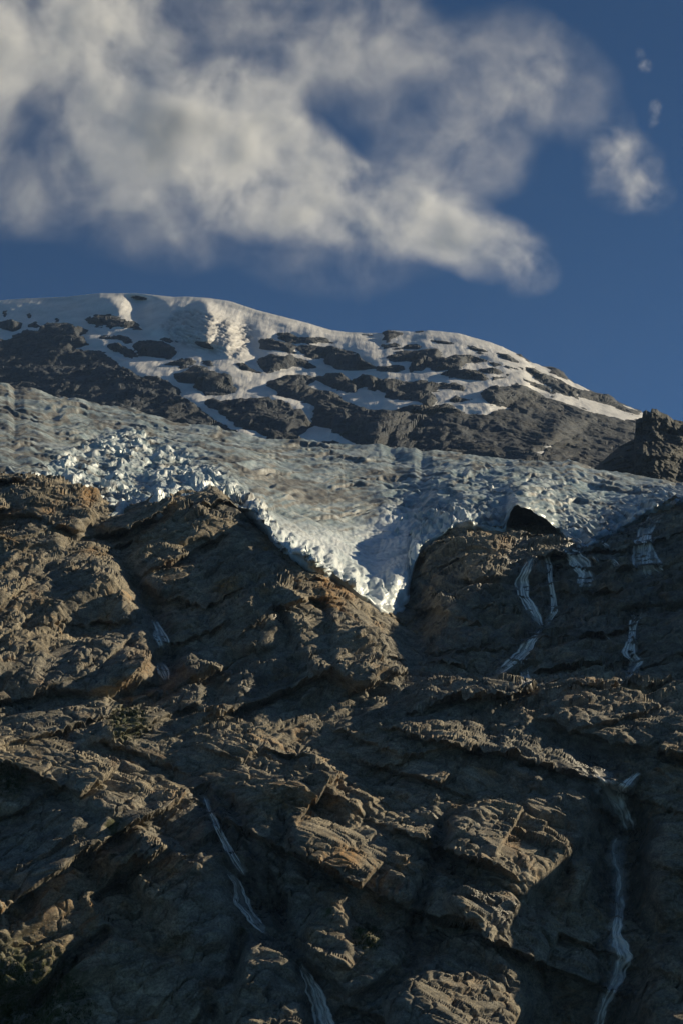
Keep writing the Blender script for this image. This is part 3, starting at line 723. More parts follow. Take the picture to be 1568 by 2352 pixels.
# ------------------------------------------------------------------ snow mountain behind
CREST = [(-400,712),(-150,697),(0,691),(60,687),(150,684),(230,675),(310,675),(345,678),(400,684),(429,683),(477,686),(526,693),(584,712),(641,727),(710,745),(756,759),(799,765),(834,766),(876,767),(889,759),(909,760),(944,763),(981,760),(1053,767),(1087,777),(1124,787),(1162,801),(1196,817),(1219,833),(1248,843),(1273,848),(1316,880),(1371,906),(1408,920),(1474,948),(1560,985),(1800,1080),(2100,1150)]
ROCKS = [
 c1([(-800,500),(0,470),(60,462),(100,430),(200,392),(310,400),(335,350),(430,328),(520,318),(560,330),(600,362),(660,370),(700,382),(640,420),(690,460),(712,500),(640,515),(580,518),(640,542),(750,552),(860,560),(900,600),(950,650),(1040,690),(1100,740),(1170,770),(1220,760),(1270,772),(1330,800),(1420,850),(1450,890),(1432,922),(1494,950),(1574,990),(1654,1040),(1724,1080),(1794,1120),(1834,1150),(1884,1180),(1934,1205),(2014,1220),(2114,1236),(2200,1400),(-800,1800)]),
 c1([(-80,322),(90,310),(172,342),(110,392),(0,352)]), c1([(240,350),(290,320),(332,352),(290,362)]), c1([(210,262),(240,248),(240,282)]), c1([(30,240),(60,240),(40,275)]), c1([(445,290),(480,285),(500,298),(470,305)]),
 c1([(660,290),(700,275),(750,270),(770,245),(900,255),(960,265),(1010,290),(1070,300),(1110,330),(1140,370),(1080,375),(1020,365),(960,350),(890,360),(850,350),(780,355),(700,320)]),
 c1([(820,435),(900,430),(980,425),(1050,445),(1060,470),(1010,480),(930,450)]),
 c1([(860,490),(920,475),(960,490),(1000,520),(1060,540),(1100,560),(1110,600),(1060,615),(1010,600),(960,560),(900,545),(865,515)]),
 c1([(1060,475),(1130,475),(1220,470),(1330,485),(1390,520),(1420,560),(1390,600),(1310,605),(1220,600),(1160,590),(1110,590),(1110,545),(1080,530)]),
 c1([(1285,450),(1330,443),(1400,465),(1360,477)]),
 c2([(0,620),(60,600),(130,590),(180,620),(160,660),(80,680),(-60,670),(-110,660)]),
 c2([(0,730),(60,700),(120,680),(190,665),(260,680),(340,715),(400,750),(450,790),(470,830),(500,855),(430,880),(340,895),(250,900),(230,870),(160,840),(180,800),(100,790),(0,770)]),
 c2([(220,620),(270,615),(330,640),(300,665),(240,650)]),
 c2([(240,955),(320,940),(380,960),(450,955),(530,935),(620,930),(740,945),(850,960),(920,990),(970,1050),(1030,1090),(1090,1150),(1050,1190),(1020,1220),(1040,1330),(700,1330),(740,1232),(620,1190),(500,1160),(480,1120),(380,1070),(330,1010),(270,990)]),
 c2([(490,640),(560,630),(640,680),(720,720),(680,720),(600,710),(520,690)]),
 c2([(650,640),(690,590),(790,570),(850,600),(960,595),(1030,615),(1090,640),(1130,670),(1060,685),(960,670),(900,700),(840,700),(760,720),(720,700),(680,670)]),
 c2([(660,480),(700,460),(780,455),(880,480),(960,510),(985,570),(920,575),(840,550),(760,530),(690,510)]),
 c2([(815,405),(930,405),(990,440),(1090,445),(1200,450),(1270,485),(1200,475),(1130,490),(1040,485),(960,490),(900,470),(850,445)]),
 c2([(980,520),(1080,520),(1180,510),(1270,515),(1370,540),(1440,570),(1500,620),(1568,660),(1600,690),(1530,690),(1450,700),(1370,700),(1280,690),(1200,650),(1190,610),(1110,605),(1020,570)]),
 c2([(740,810),(830,770),(910,735),(990,745),(1080,745),(1120,790),(1050,840),(1110,860),(1200,880),(1310,905),(1400,955),(1490,1000),(1540,1050),(1560,1110),(1560,1290),(1450,1280),(1380,1230),(1290,1160),(1190,1150),(1100,1130),(1130,1040),(1110,990),(1060,960),(970,940),(900,920),(830,900),(790,850)]),
 c2([(1110,765),(1230,755),(1330,755),(1420,790),(1460,850),(1450,890),(1370,885),(1280,850),(1200,810)]),
 c3([(30,610),(130,590),(220,580),(240,640),(210,690),(110,660),(50,680),(30,640)]),
 c3([(-10,370),(60,400),(110,450),(190,505),(120,520),(-20,500)]),
 c3([(270,225),(310,205),(380,215),(450,235),(420,255),(370,270),(320,290),(265,285)]), c3([(500,205),(600,203),(560,222)]),
 c3([(270,325),(380,318),(410,330),(290,342)]), c3([(340,355),(470,330),(580,340),(560,355),(450,355),(390,367)]), c3([(120,245),(200,255),(160,260)]),
 c3([(310,400),(420,380),(530,380),(600,365),(730,385),(720,415),(780,430),(850,405),(950,415),(1050,435),(1120,455),(1050,465),(940,460),(920,490),(880,515),(800,520),(700,525),(620,510),(590,530),(500,540),(500,500),(560,470),(460,450),(370,450),(300,430)]),
 c3([(220,515),(330,500),(430,500),(440,520),(370,535),(280,535)]),
 c3([(650,290),(700,275),(790,290),(880,320),(800,317),(720,312)]),
 c3([(920,320),(990,320),(1090,350),(1140,395),(1050,385),(970,360)]),
 c3([(1160,385),(1270,400),(1360,460),(1300,457),(1230,430)]),
 c3([(720,560),(830,545),(930,525),(1020,525),(1080,550),(1110,590),(1060,610),(960,605),(880,590),(790,580)]),
 c3([(1050,525),(1150,515),(1230,540),(1180,555),(1090,550)]), c3([(1110,580),(1270,570),(1230,600),(1150,610)]), c3([(1120,470),(1210,488),(1150,494)]), c3([(1250,495),(1390,515),(1300,520)]),
 c3([(230,610),(340,605),(450,630),(560,620),(700,620),(840,635),(940,660),(920,690),(830,680),(740,680),(650,700),(690,740),(570,770),(430,765),(330,755),(260,700),(220,650)]),
 c3([(560,775),(640,735),(700,760),(700,800),(640,840)]), c3([(800,770),(860,735),(990,765),(920,780),(840,790)]),
 c3([(-300,1200),(0,790),(60,810),(130,850),(200,850),(330,855),(420,830),(560,820),(660,830),(720,820),(790,785),(840,810),(900,860),(960,880),(1100,880),(1150,850),(1300,830),(1130,800),(1080,740),(1060,690),(1200,655),(1330,640),(1400,660),(1480,680),(1548,734),(1698,784),(1828,824),(1958,874),(2058,889),(2188,919),(2298,924),(2400,880),(3300,1200),(3300,1800),(-300,1800)]),
 c4([(140,175),(190,178),(260,203),(300,245),(360,285),(330,285),(250,232)]), c4([(440,318),(540,330),(600,365),(640,410),(700,455),(580,402),(490,362)]), c4([(60,215),(120,210),(250,290),(180,280)]),
 c4([(310,345),(380,345),(430,385),(480,395),(590,440),(700,480),(760,505),(880,530),(1010,580),(1040,610),(1150,660),(1260,680),(1200,712),(1080,690),(1000,640),(900,620),(830,600),(720,545),(750,600),(660,560),(520,530),(500,480),(420,450),(320,370)]),
 c4([(280,420),(360,435),(500,480),(540,545),(400,492),(330,450)]), c4([(520,560),(550,570),(530,578)]), c4([(745,635),(800,660),(760,655)]),
]
PATCHES = [  # separate snow patches that lie on the rock: polygon, label
 (c2([(1110,1140),(1200,1160),(1300,1160),(1400,1200),(1340,1220),(1450,1300),(1050,1290),(1020,1220),(1100,1200)]), 'wedge of snow at the mountain foot just above the glacier skyline'),
 (c2([(490,1160),(560,1175),(660,1190),(735,1240),(600,1228),(530,1204)]), 'thin sunlit snow strip between the left rock face and the glacier'),
 (c1([(1220,815),(1270,825),(1330,870),(1280,870)]), 'small sunlit snow patch alone on the dark left rock face'),
 (c4([(350,1038),(380,995),(450,988),(450,958),(585,922),(520,972),(470,1012),(430,1080)]), 'grey stepped snow patch in a gully of the dark right spur'),
 (c4([(960,1002),(1000,983),(1042,983),(1000,1018)]), 'tiny snow patch beside the jagged crag on the dark spur'),
 (c3([(145,910),(220,945),(300,945),(260,988),(200,970)]), 'little bright snow patch in the notch below the middle snowfields'),
 (c1([(400,602),(430,600),(425,635),(405,638)]), 'tiny pale snow spot high on the dark left rock face'),
]
def mountain():
    txs = np.arange(-230, 1800, 2.35)
    C = GMX(txs, *zip(*CREST)); C = gsmooth(C, 1.5, 0)
    nv, nb = 270, 30
    v = np.linspace(0, 1, nv)[:, None]
    TY = 1135 + (C - 1135) * v + 0 * C
    Yc = 2900.0
    Y = 1500 + (Yc - 1500) * (0.92 * v + 0.08 * v ** 4) + 0 * C
    kb = np.linspace(0, 1, nb + 1)[1:, None]
    Y = np.concatenate([Y, Yc + 700 * kb + 0 * C], 0); TY = np.concatenate([TY, C + 55 * kb ** 1.7], 0)
    TX = np.broadcast_to(txs, TY.shape)
    Y = Y * (1 - 0.15 * (TX - CX) / 1568)
    P0 = at(TX, TY, Y); X = P0[..., 0]
    wx = fbm(X / 60, P0[..., 2] / 30, 101, 4) * 9; wy = fbm(X / 60 + 20, P0[..., 2] / 30, 102, 4) * 6
    qx, qy = TX + wx, TY + wy
    sd = np.full(TX.shape, -40.0)
    for p in ROCKS: sd = np.maximum(sd, poly_sd(qx, qy, p, 40))
    psd = np.full(TX.shape, -40.0); pid = np.full(TX.shape, -1)
    for i, (p, _) in enumerate(PATCHES):
        d = poly_sd(TX + wx * 0.3, TY + wy * 0.3, p, 40); pid = np.where((d > psd) & (d > -3), i, pid); psd = np.maximum(psd, d)
    sd = np.where(np.arange(len(TY))[:, None] > nv + 4, -40, sd)
    brk = fbm(X / 34, P0[..., 2] / 17, 103, 5)
    snow = -sd + 0.4 + brk * 4.0 - 0.4 * sstep(0, 10, sd) * 4
    snow = np.maximum(snow, np.where(pid >= 0, psd + brk * 1.5, -40))
    # relief
    B = np.clip(sd / 9, 0, 1) * 14
    B += sstep(0, 30, poly_sd(TX, TY, c2([(120,190),(270,130),(400,190),(520,330),(560,520),(440,630),(180,560),(40,430)]), 5)) * 55
    B += np.exp(-(line_d(TX, TY, c2([(240,150),(290,280),(250,440)]), 90) / 16) ** 2) * 40
    B -= np.exp(-(line_d(TX, TY, c1([(1090,90),(1120,200),(1080,330),(1180,480)]), 90) / 34) ** 2) * 60
    B += np.exp(-(line_d(TX, TY, c1([(860,80),(960,200),(1010,290)]), 90) / 26) ** 2) * 40
    B -= np.exp(-(line_d(TX, TY, c2([(560,330),(600,480),(660,620)]), 90) / 20) ** 2) * 40
    B += np.exp(-(line_d(TX, TY, c3([(-280,250),(0,240),(120,330),(240,480)]), 90) / 24) ** 2) * 40
    B += np.exp(-(line_d(TX, TY, c3([(640,210),(900,250),(1100,360),(1500,560)]), 90) / 26) ** 2) * 30
    B += np.exp(-(line_d(TX, TY, c3([(1400,660),(1100,760),(820,800),(400,860),(200,1080)]), 90) / 22) ** 2) * 60
    B += np.exp(-(line_d(TX, TY, c4([(1180,750),(760,700),(560,860),(300,1050)]), 90) / 30) ** 2) * 50
    B += fbm(TX / 160, TY / 70, 104, 4) * 60
    edge = np.clip((C - TY + 0 * TX) / -14, 0, 1); edge = sstep(0, 1, np.clip((TY - C) / 14, 0, 1))
    B = B * edge
    P = at(TX, TY, Y - B)
    N = normals(gsmooth(gsmooth(P, 2, 0), 2, 1))
    b1, _ = blocks(X, P0[..., 1], 60, 111, -0.35, 2.4, 0.9, 1.4, 0.15)
    b2, _ = blocks(X, P0[..., 1] * 0.8, 24, 112, -0.3, 2.4, 1.0, 1.6, 0.15)
    b3, _ = blocks(X, P0[..., 1] * 0.8, 10, 113, 0.5, 1.4, 0.9, 1.8, 0.3)
    gul = ridged(X / 70, P0[..., 1] / 260, 114, 4)
    rk = sstep(-1, 12, sd)
    scree = sstep(1000, 1100, TX) * sstep(900, 960, TY)
    h = ((b1 - 0.5) * 10 + (b2 - 0.5) * 7 + (b3 - 0.5) * 4.5) * (0.35 + 0.65 * rk) * (1 - 0.6 * scree) + gul * 6 * rk
    Pr = P + N * (h - 5 * sstep(-2, 6, snow))[..., None]
    run = fbm(X / 9, P0[..., 1] / 120, 115, 3) * 0.45
    ice = sstep(0, 20, poly_sd(TX, TY, c2([(-160,330),(0,210),(120,160),(300,210),(480,280),(640,300),(680,420),(600,560),(560,640),(430,640),(150,560),(-40,520)]), 5))
    cre = ridged((TX + TY * 0.9) / 40, (TY - TX * 0.35) / 7.5, 116, 4, 0.6)
    hs = 1.5 * sstep(-1, 10, snow) + run + ice * (cre - 0.6) * 10 + h * 0.12
    Ps = P + N * hs[..., None]
    dirt = np.clip(ice * sstep(0.15, -0.15, cre - 0.62) * 0.8 + 0.25 * ice, 0, 1)
    return TX, TY, Pr, Ps, snow, pid, dirt, nv
m_TX, m_TY, m_Pr, m_Ps, m_snow, m_pid, m_dirt, m_nv = mountain()
mt = put('mountain', mesh_np('mountain', m_Pr.reshape(-1, 3), grid_faces(*m_TX.shape), M_FAR), kind='structure',
         label='dark grey rock mountain rising behind the glacier')
def facemax(a): return np.maximum(np.maximum(a[:-1, :-1], a[1:, :-1]), np.maximum(a[:-1, 1:], a[1:, 1:]))
fs = facemax(m_snow) > 0; fp = facemax(m_pid)
put('snow_field', mesh_np('snow_field', m_Ps.reshape(-1, 3), grid_faces(*m_TX.shape, fs & (fp < 0)), M_SNOW, True, dict(dirt=m_dirt.ravel())),
    kind='structure', label='snow cover and bands of old snow on the mountain')
for i, (_, lab) in enumerate(PATCHES):
    kf = fs & (fp == i)
    if kf.any():
        put('snow_patch', mesh_np('snow_patch', m_Ps.reshape(-1, 3), grid_faces(*m_TX.shape, kf), M_SNOW, True, dict(dirt=m_dirt.ravel())),
            label=lab, cat='snow patch', group='snow patches left on the mountain rock')

# ------------------------------------------------------------------ jagged crag on the right skyline
CRAG = c4([(700,1230),(850,1140),(940,1060),(1050,962),(1120,925),(1172,905),(1184,830),(1186,752),(1215,735),(1238,726),(1246,682),(1270,668),(1303,688),(1314,660),(1350,657),(1372,676),(1392,688),(1440,705),(1490,745),(1568,760),(1800,800),(2600,900)])
def crag():
    xs, yt = zip(*CRAG)
    txs = np.concatenate([np.arange(1322, 1580, 0.9), np.arange(1580, 1860, 4)])
    C = GMX(txs, xs, yt) + fbm(txs / 6, txs * 0, 8, 3) * 2.2
    base = GMX(txs, [1300, 1400, 1568, 1860], [1120, 1140, 1160, 1190])
    v = np.linspace(0, 1, 130)[:, None]
    TY = base + (C - base) * v
    Y = 1380 + 190 * v ** 1.1 + 0 * C
    kb = np.linspace(0, 1, 15)[1:, None]
    TY = np.concatenate([TY, C + 60 * kb ** 1.3], 0); Y = np.concatenate([Y, 1570 + 120 * kb + 0 * C], 0)
    TX = np.broadcast_to(txs, TY.shape)
    P0 = at(TX, TY, Y); X = P0[..., 0]; Z = P0[..., 2]
    b1, _ = blocks(X, Z, 30, 121, 1.1, 1.6, 0.7, 1.4, 0.3)
    b2, _ = blocks(X, Z, 11, 122, 0.9, 1.6, 0.8, 1.6, 0.3); b3, _ = blocks(X, Z, 4.5, 123, 0.9, 1.3, 0.9, 1.7, 0.3)
    e = sstep(0, 1, np.clip((TY - C) / 10, 0, 1)) * 0.9 + 0.1
    B = ((b1 - 0.5) * 34 + (b2 - 0.5) * 15 + (b3 - 0.5) * 7) * e
    B -= 40 * sstep(0, 40, poly_sd(TX, TY, c4([(1186,752),(1184,900),(1160,920),(1140,940),(1020,700),(1180,640)]), 5))
    P = at(TX, TY, Y - B)
    return TX, P
k_TX, k_P = crag()
put('rocky_crag', mesh_np('rocky_crag', k_P.reshape(-1, 3), grid_faces(*k_TX.shape), M_CRAG), label='dark jagged rock crag with a notched crest on the right skyline', cat='crag')

# ------------------------------------------------------------------ waterfalls and streams
def densify(pts, step):
    P = np.asarray(pts, float); d = np.r_[0, np.cumsum(np.hypot(*np.diff(P, axis=0).T))]
    t = np.arange(0, d[-1] + step * 0.5, step)
    return np.stack([np.interp(t, d, P[:, 0]), np.interp(t, d, P[:, 1])], 1), t
def ribbon(pts, width, seed, gap=0.5):
    """running water laid on the rock: braided strands inside a thin veil; width in sheet units (number or per point)"""
    C0, t0 = densify(pts, 4.0)
    d0 = np.r_[0, np.cumsum(np.hypot(*np.diff(np.asarray(pts, float), axis=0).T))]
    w0 = np.interp(t0, d0, width) if np.ndim(width) else np.full(len(t0), float(width))
    w0 = w0 * (1 + 0.4 * fbm(t0 / 30, t0 * 0 + seed, seed, 2)) * 2.3
    tang = np.gradient(C0, axis=0); tang /= np.linalg.norm(tang, axis=1, keepdims=True) + 1e-9
    nr0 = np.stack([-tang[:, 1], tang[:, 0]], 1); nr0[:, 1] *= 0.35
    r = np.random.default_rng(seed)
    nS = 4 + int(np.mean(w0) > 16) * 3
    strands = [(0.0, 1.1, 0.34, 0, len(t0))]
    for k in range(nS):
        a = int(r.uniform(0, 0.35) * len(t0)) if k else 0; b = len(t0) - (int(r.uniform(0, 0.35) * len(t0)) if k else 0)
        if b - a > 4: strands.append((r.uniform(-0.45, 0.45), r.uniform(0.14, 0.32), r.uniform(0.7, 1.0), a, b))
    m = 7; u = np.linspace(-0.5, 0.5, m); VV, QQ, FF, EE, DD = [], [], [], [], []; base = 0
    for k, (off, wf, dens, a, b) in enumerate(strands):
        C, t, w, nrm = C0[a:b], t0[a:b], w0[a:b], nr0[a:b]
        lat = off + 0.2 * fbm(t / 34, t * 0 + k * 5.3, seed + k, 3) * (k > 0)
        C = C + nrm * (lat * w)[:, None]
        ww = w * wf * (1 + 0.5 * fbm(t / 14, t * 0 + k, seed + 40 + k, 2))
        G = C[:, None, :] + u[None, :, None] * ww[:, None, None] * nrm[:, None, :]
        Y = np.full(G.shape[:2], np.nan)
        for i in range(len(t)):
            for j in range(m):
                q = hit(G[i, j, 0], G[i, j, 1])[0]
                if q is not None: Y[i, j] = q.y
        Y = np.where(np.isnan(Y), np.nanmedian(Y), Y); Y0 = Y
        Y = np.minimum(gsmooth(gsmooth(Y, 1.5, 0), 1.0, 1), Y0); Y = gsmooth(Y, 0.8, 0) - gap - 0.12 * k
        VV.append(at(G[..., 0], G[..., 1], Y).reshape(-1, 3)); QQ.append(grid_faces(len(t), m) + base); base += len(t) * m
        sc = float(np.mean(Y)) / FOC
        FF.append(np.stack(np.broadcast_arrays(u[None, :] * ww[:, None] * sc + seed * 3.1 + k * 9.7, t[:, None] * sc, 0 * t[:, None]), -1).reshape(-1, 3))
        ends = np.clip(np.minimum(np.arange(len(t)), np.arange(len(t))[::-1]) / 4.0, 0, 1)
        EE.append(np.broadcast_to(np.abs(u[None, :]) * 2, Y.shape).reshape(-1)); DD.append((dens * ends[:, None] + 0 * Y).reshape(-1))
    return np.concatenate(VV), np.concatenate(QQ), np.concatenate(FF), np.concatenate(EE), np.concatenate(DD)
def water(name, label, strands, cat='waterfall', part='side_strand'):
    first = None; parts = []
    for k, (pts, w) in enumerate(strands):
        V, Q, flow, edge, body = ribbon(pts, w, 300 + 17 * k + len(label))
        me = mesh_np(name if len(strands) == 1 else ('main_fall', part)[k > 0], V, Q, M_WATER, True, dict(edge=edge, body=body))
        a = me.attributes.new('flow', 'FLOAT_VECTOR', 'POINT'); a.data.foreach_set('vector', flow.astype(np.float32).ravel())
        parts.append((me, V))
    if len(parts) == 1:
        return put(name, parts[0][0], label=label, cat=cat, group='meltwater falls on the rock slope')
    root = put(name, None, label=label, cat=cat, group='meltwater falls on the rock slope', loc=Vector(parts[0][1][-1]))
    for k, (me, V) in enumerate(parts):
        me.vertices.foreach_set('co', (V - np.array(root.location)).astype(np.float32).ravel()); me.update()
        put(('main_fall', part)[k > 0], me, root)
    return root
water('waterfall', 'tall white waterfall from the ice edge beside the right frame edge', [
    (r4([(1425,212),(1400,250),(1385,310),(1372,370),(1385,430),(1400,470)]), [14, 16, 18, 18, 26, 34]),
    (r4([(1410,300),(1420,350),(1440,420),(1470,445)]), [6, 12, 18, 16]), (r4([(1440,180),(1430,215)]), 14)])
water('waterfall', 'broad fan of water over the right lip of the dark alcove', [
    (r4([(1030,328),(1075,350),(1110,395),(1135,450),(1140,505)]), [8, 20, 24, 20, 18]), (r4([(1050,360),(1085,400),(1120,440)]), [8, 12, 10]), (r4([(1160,355),(1180,385),(1190,405)]), 8)])
water('waterfall', 'winding strand of water down the left side of the dark alcove', [
    (r4([(895,362),(862,430),(842,470),(850,540),(885,600),(930,688)]), [8, 10, 12, 12, 13, 10])])
water('waterfall', 'thin straight thread of water in the middle of the dark alcove', [
    (r4([(948,350),(963,400),(972,480),(985,560),(988,615),(945,680)]), [5, 7, 6, 7, 9, 8])])
water('waterfall', 'foaming cascade below the alcove running down to the left', [
    (r4([(932,690),(880,745),(848,800),(790,850),(725,898)]), [9, 15, 16, 20, 8]), (r4([(850,810),(830,850)]), 14)])
water('waterfall', 'short white drop over a ledge below the foaming cascade', [(r4([(855,868),(860,920),(872,985)]), [12, 13, 14])])
water('waterfall', 'thin hooked fall on the shaded slabs at the right', [
    (r4([(1388,632),(1350,655),(1340,740),(1330,800),(1365,838),(1312,925)]), [6, 10, 9, 15, 18, 8])])
water('waterfall', 'faint trickle crossing the slabs above the hooked fall', [(r4([(1200,700),(1235,730),(1255,755)]), 6)])
water('waterfall', 'faint trickle on the rock under the ice right of the cave', [(r4([(1178,282),(1215,308),(1240,330)]), 7), (r4([(1240,370),(1265,395),(1280,420)]), 6)])
water('waterfall', 'wide white cascade entering the head of the dark gorge', [
    (r6([(1175,75),(1205,120),(1240,190),(1275,260),(1305,320),(1325,370)]), [14, 26, 30, 26, 22, 16]), (r6([(1375,103),(1330,140),(1300,175),(1300,240)]), [8, 12, 16, 14])])
water('waterfall', 'long narrow fall in the black gorge at the lower right', [
    (r6([(1290,385),(1270,430),(1265,500),(1285,560),(1282,640),(1275,740),(1262,830),(1292,930),(1262,1040),(1205,1160),(1180,1250),(1165,1330)]), [16, 20, 22, 16, 20, 16, 18, 26, 20, 16, 16, 16])])
water('waterfall', 'long grey fall sliding down the dim slab at the lower left', [
    (r5([(910,200),(945,285),(1000,400),(1050,490),(1105,570)]), [5, 7, 8, 9, 9]), (r5([(1020,545),(1065,600),(1085,690),(1145,770),(1195,830)]), [5, 9, 15, 14, 9])])
water('waterfall', 'water leaving the bottom frame edge beside a steep dark block', [
    (r5([(1345,955),(1390,1050),(1420,1120),(1448,1235),(1470,1330)]), [8, 12, 18, 20, 20])])
water('waterfall', 'small fall in the cleft behind the big left buttress', [(r3([(690,650),(715,700),(750,785)]), [10, 14, 18]), (r3([(715,840),(735,885),(748,925)]), [10, 12, 10])])

# ------------------------------------------------------------------ boulders and rubble
def stone_mesh(name, seed, mat, n=10):
    import bmesh
    r = np.random.default_rng(seed)
    bm = bmesh.new(); bmesh.ops.create_icosphere(bm, subdivisions=2, radius=1.0)
    planes = r.normal(size=(n, 3)); planes /= np.linalg.norm(planes, axis=1, keepdims=True); off = r.uniform(0.5, 0.85, n)
    sc = r.uniform(0.7, 1.25, 3)
    for v in bm.verts:
        c = np.array(v.co)
        for p, o in zip(planes, off):
            k = c @ p
            if k > o: c = c - p * (k - o)
        v.co = Vector(c * sc)
    me = bpy.data.meshes.new(name); bm.to_mesh(me); bm.free(); me.materials.append(mat)
    return me
STONES = [stone_mesh('boulder', 900 + i, M_ROCK) for i in range(8)]
spots = []
def strew(poly, n, smin, smax):
    P = np.asarray(poly); lo, hi = P.min(0), P.max(0); k = 0
    while k < n:
        x, y = rng.uniform(lo, hi)
        if poly_sd(np.array([x]), np.array([y]), poly, 5)[0] > 0:
            spots.append((x, y, smin + (smax - smin) * rng.random() ** 2.2)); k += 1
strew(r4([(350,830),(480,860),(620,900),(660,960),(600,940),(460,900),(360,880)]), 42, 0.45, 1.5)
strew(r4([(740,1000),(800,1010),(790,1040),(730,1060)]), 8, 0.6, 1.3)
strew(r6([(1150,20),(1240,40),(1390,90),(1330,110),(1200,110)]), 26, 0.4, 1.4)
strew(r6([(1290,250),(1340,330),(1300,430),(1260,520),(1250,400)]), 12, 0.4, 1.0)
strew(r3([(700,700),(780,760),(800,860),(720,820)]), 8, 0.4, 0.9)
strew(r3([(420,1000),(800,960),(820,1040),(500,1090)]), 26, 0.35, 1.3)
strew(r3([(1080,900),(1300,860),(1320,920),(1120,1010)]), 14, 0.4, 1.2)
for i, (x, y, sz) in enumerate(spots):
    q, n_, d = hit(x, y)
    if q is None: continue
    o = bpy.data.objects.new('boulder', STONES[i % 8]); COL.objects.link(o); o.parent = rock
    o.location = q + Vector((0, 0, sz * 0.25)); o.scale = (sz, sz, sz * 0.8); o.rotation_euler = tuple(rng.uniform(0, 6.28, 3))

# ------------------------------------------------------------------ seracs
_gb = BVHTree.FromPolygons(G_P[::2, ::2].reshape(-1, 3).tolist(), grid_faces((G_TX.shape[0] + 1) // 2, (G_TX.shape[1] + 1) // 2).tolist())
def hit_ice(tx, ty):
    d = Vector(at(tx, ty, 1.0)).normalized()
    return _gb.ray_cast(Vector((0, 0, 0)), d, 3000)[0]
def serac_mesh(seed):
    """a leaning fin of ice: a tapering stack of uneven rings with a sharp broken top"""
    r = np.random.default_rng(seed); rings, seg = 7, 10
    V = []
    ph = r.uniform(0, 6.28); asp = r.uniform(0.45, 0.8); lean = r.uniform(-0.25, 0.25, 2)
    ang = np.linspace(0, 2 * np.pi, seg, endpoint=False) + r.uniform(-0.2, 0.2, seg)
    prof = np.array([1.15, 1.0, 0.92, 0.8, 0.62, 0.4, 0.16])
    cor = r.uniform(0.75, 1.15, seg)
    for k in range(rings):
        z = k / (rings - 1)
        rad = prof[k] * cor * (1 + r.uniform(-0.1, 0.1, seg))
        for a, q in zip(ang, rad):
            x, y = q * np.cos(a), q * asp * np.sin(a)
            V.append((x * np.cos(ph) - y * np.sin(ph) + lean[0] * z * 1.2, x * np.sin(ph) + y * np.cos(ph) + lean[1] * z * 1.2, z * 2.0 - 0.8 + r.uniform(-0.06, 0.06)))
    F = [(k * seg + i, k * seg + (i + 1) % seg, (k + 1) * seg + (i + 1) % seg, (k + 1) * seg + i) for k in range(rings - 1) for i in range(seg)]
    V.append((lean[0] * 1.3, lean[1] * 1.3, 1.25)); t = len(V) - 1
    F += [((rings - 1) * seg + i, (rings - 1) * seg + (i + 1) % seg, t) for i in range(seg)]
    me = bpy.data.meshes.new('serac'); me.from_pydata(V, [], F); me.materials.append(M_ICE); me.update()
    return me
SERACS = [serac_mesh(700 + i) for i in range(10)]
_sp = []
def stand(poly, n, smin, smax):
    P = np.asarray(poly); lo, hi = P.min(0), P.max(0); k = 0
    while k < n:
        x, y = rng.uniform(lo, hi)
        if poly_sd(np.array([x]), np.array([y]), poly, 5)[0] > 0: _sp.append((x, y, rng.uniform(smin, smax))); k += 1
stand([(80,1110),(150,1050),(230,1000),(330,1000),(430,1045),(520,1095),(540,1130),(430,1150),(330,1180),(240,1170),(160,1120)], 40, 0.7, 2.1)
stand([(625,1215),(660,1215),(740,1290),(820,1335),(880,1375),(800,1340),(700,1290)], 18, 0.6, 1.3)
stand([(890,1160),(1030,1150),(1050,1185),(960,1235),(915,1260)], 16, 1.0, 2.2)
stand([(1000,1080),(1400,1090),(1480,1150),(1320,1220),(1180,1140)], 10, 0.7, 1.4)
for i, (x, y, sz) in enumerate(_sp):
    q = hit_ice(x, y)
    if q is None: continue
    o = bpy.data.objects.new('serac', SERACS[i % 10]); COL.objects.link(o); o.parent = glacier
    o.location = q - glacier.location; o.scale = (sz, sz, sz * rng.uniform(0.9, 1.4)); o.rotation_euler = (rng.uniform(-0.15, 0.35), rng.uniform(-0.2, 0.2), rng.uniform(0, 6.28))

# ------------------------------------------------------------------ grass on the lower left ledge
def grass():
    m, nt, out = new_mat('alpine_grass'); b = NB(nt)
    col = b.ramp(b.noise(b.pos(), 0.5, 4), [(0.35, (0.02, 0.028, 0.008)), (0.6, (0.05, 0.06, 0.018)), (0.75, (0.09, 0.08, 0.03))])
    b.bsdf(out, col, 0.8, None, 0.1)
    V, F = [], []
    spots_ = [((40,2320), 170, 2600), ((15,1792), 55, 350), ((300,1662), 55, 300), (r6([(160,850)])[0], 40, 200)]
    for (cx, cy), r, n in spots_:
        for _ in range(n):
            a = rng.uniform(0, 6.28); q = r * rng.random() ** 0.6
            p = hit(cx + q * math.cos(a), cy + q * math.sin(a) * 0.7)[0]
            if p is None: continue
            for _k in range(4):
                t = rng.uniform(0, 6.28); h = rng.uniform(0.25, 0.7); w = 0.1
                bx, by = p.x + rng.uniform(-0.3, 0.3), p.y + rng.uniform(-0.3, 0.3); i = len(V)
                V += [(bx - w * math.cos(t), by - w * math.sin(t), p.z - 0.1), (bx + w * math.cos(t), by + w * math.sin(t), p.z - 0.1),
                      (bx + rng.uniform(-0.2, 0.2), by + rng.uniform(-0.2, 0.2), p.z + h)]
                F.append((i, i + 1, i + 2))
    me = bpy.data.meshes.new('grass'); me.from_pydata(V, [], F); me.materials.append(m); me.update()
    put('grass', me, label='tufts of dark grass on the ledges at the lower left', kind='stuff')
grass()

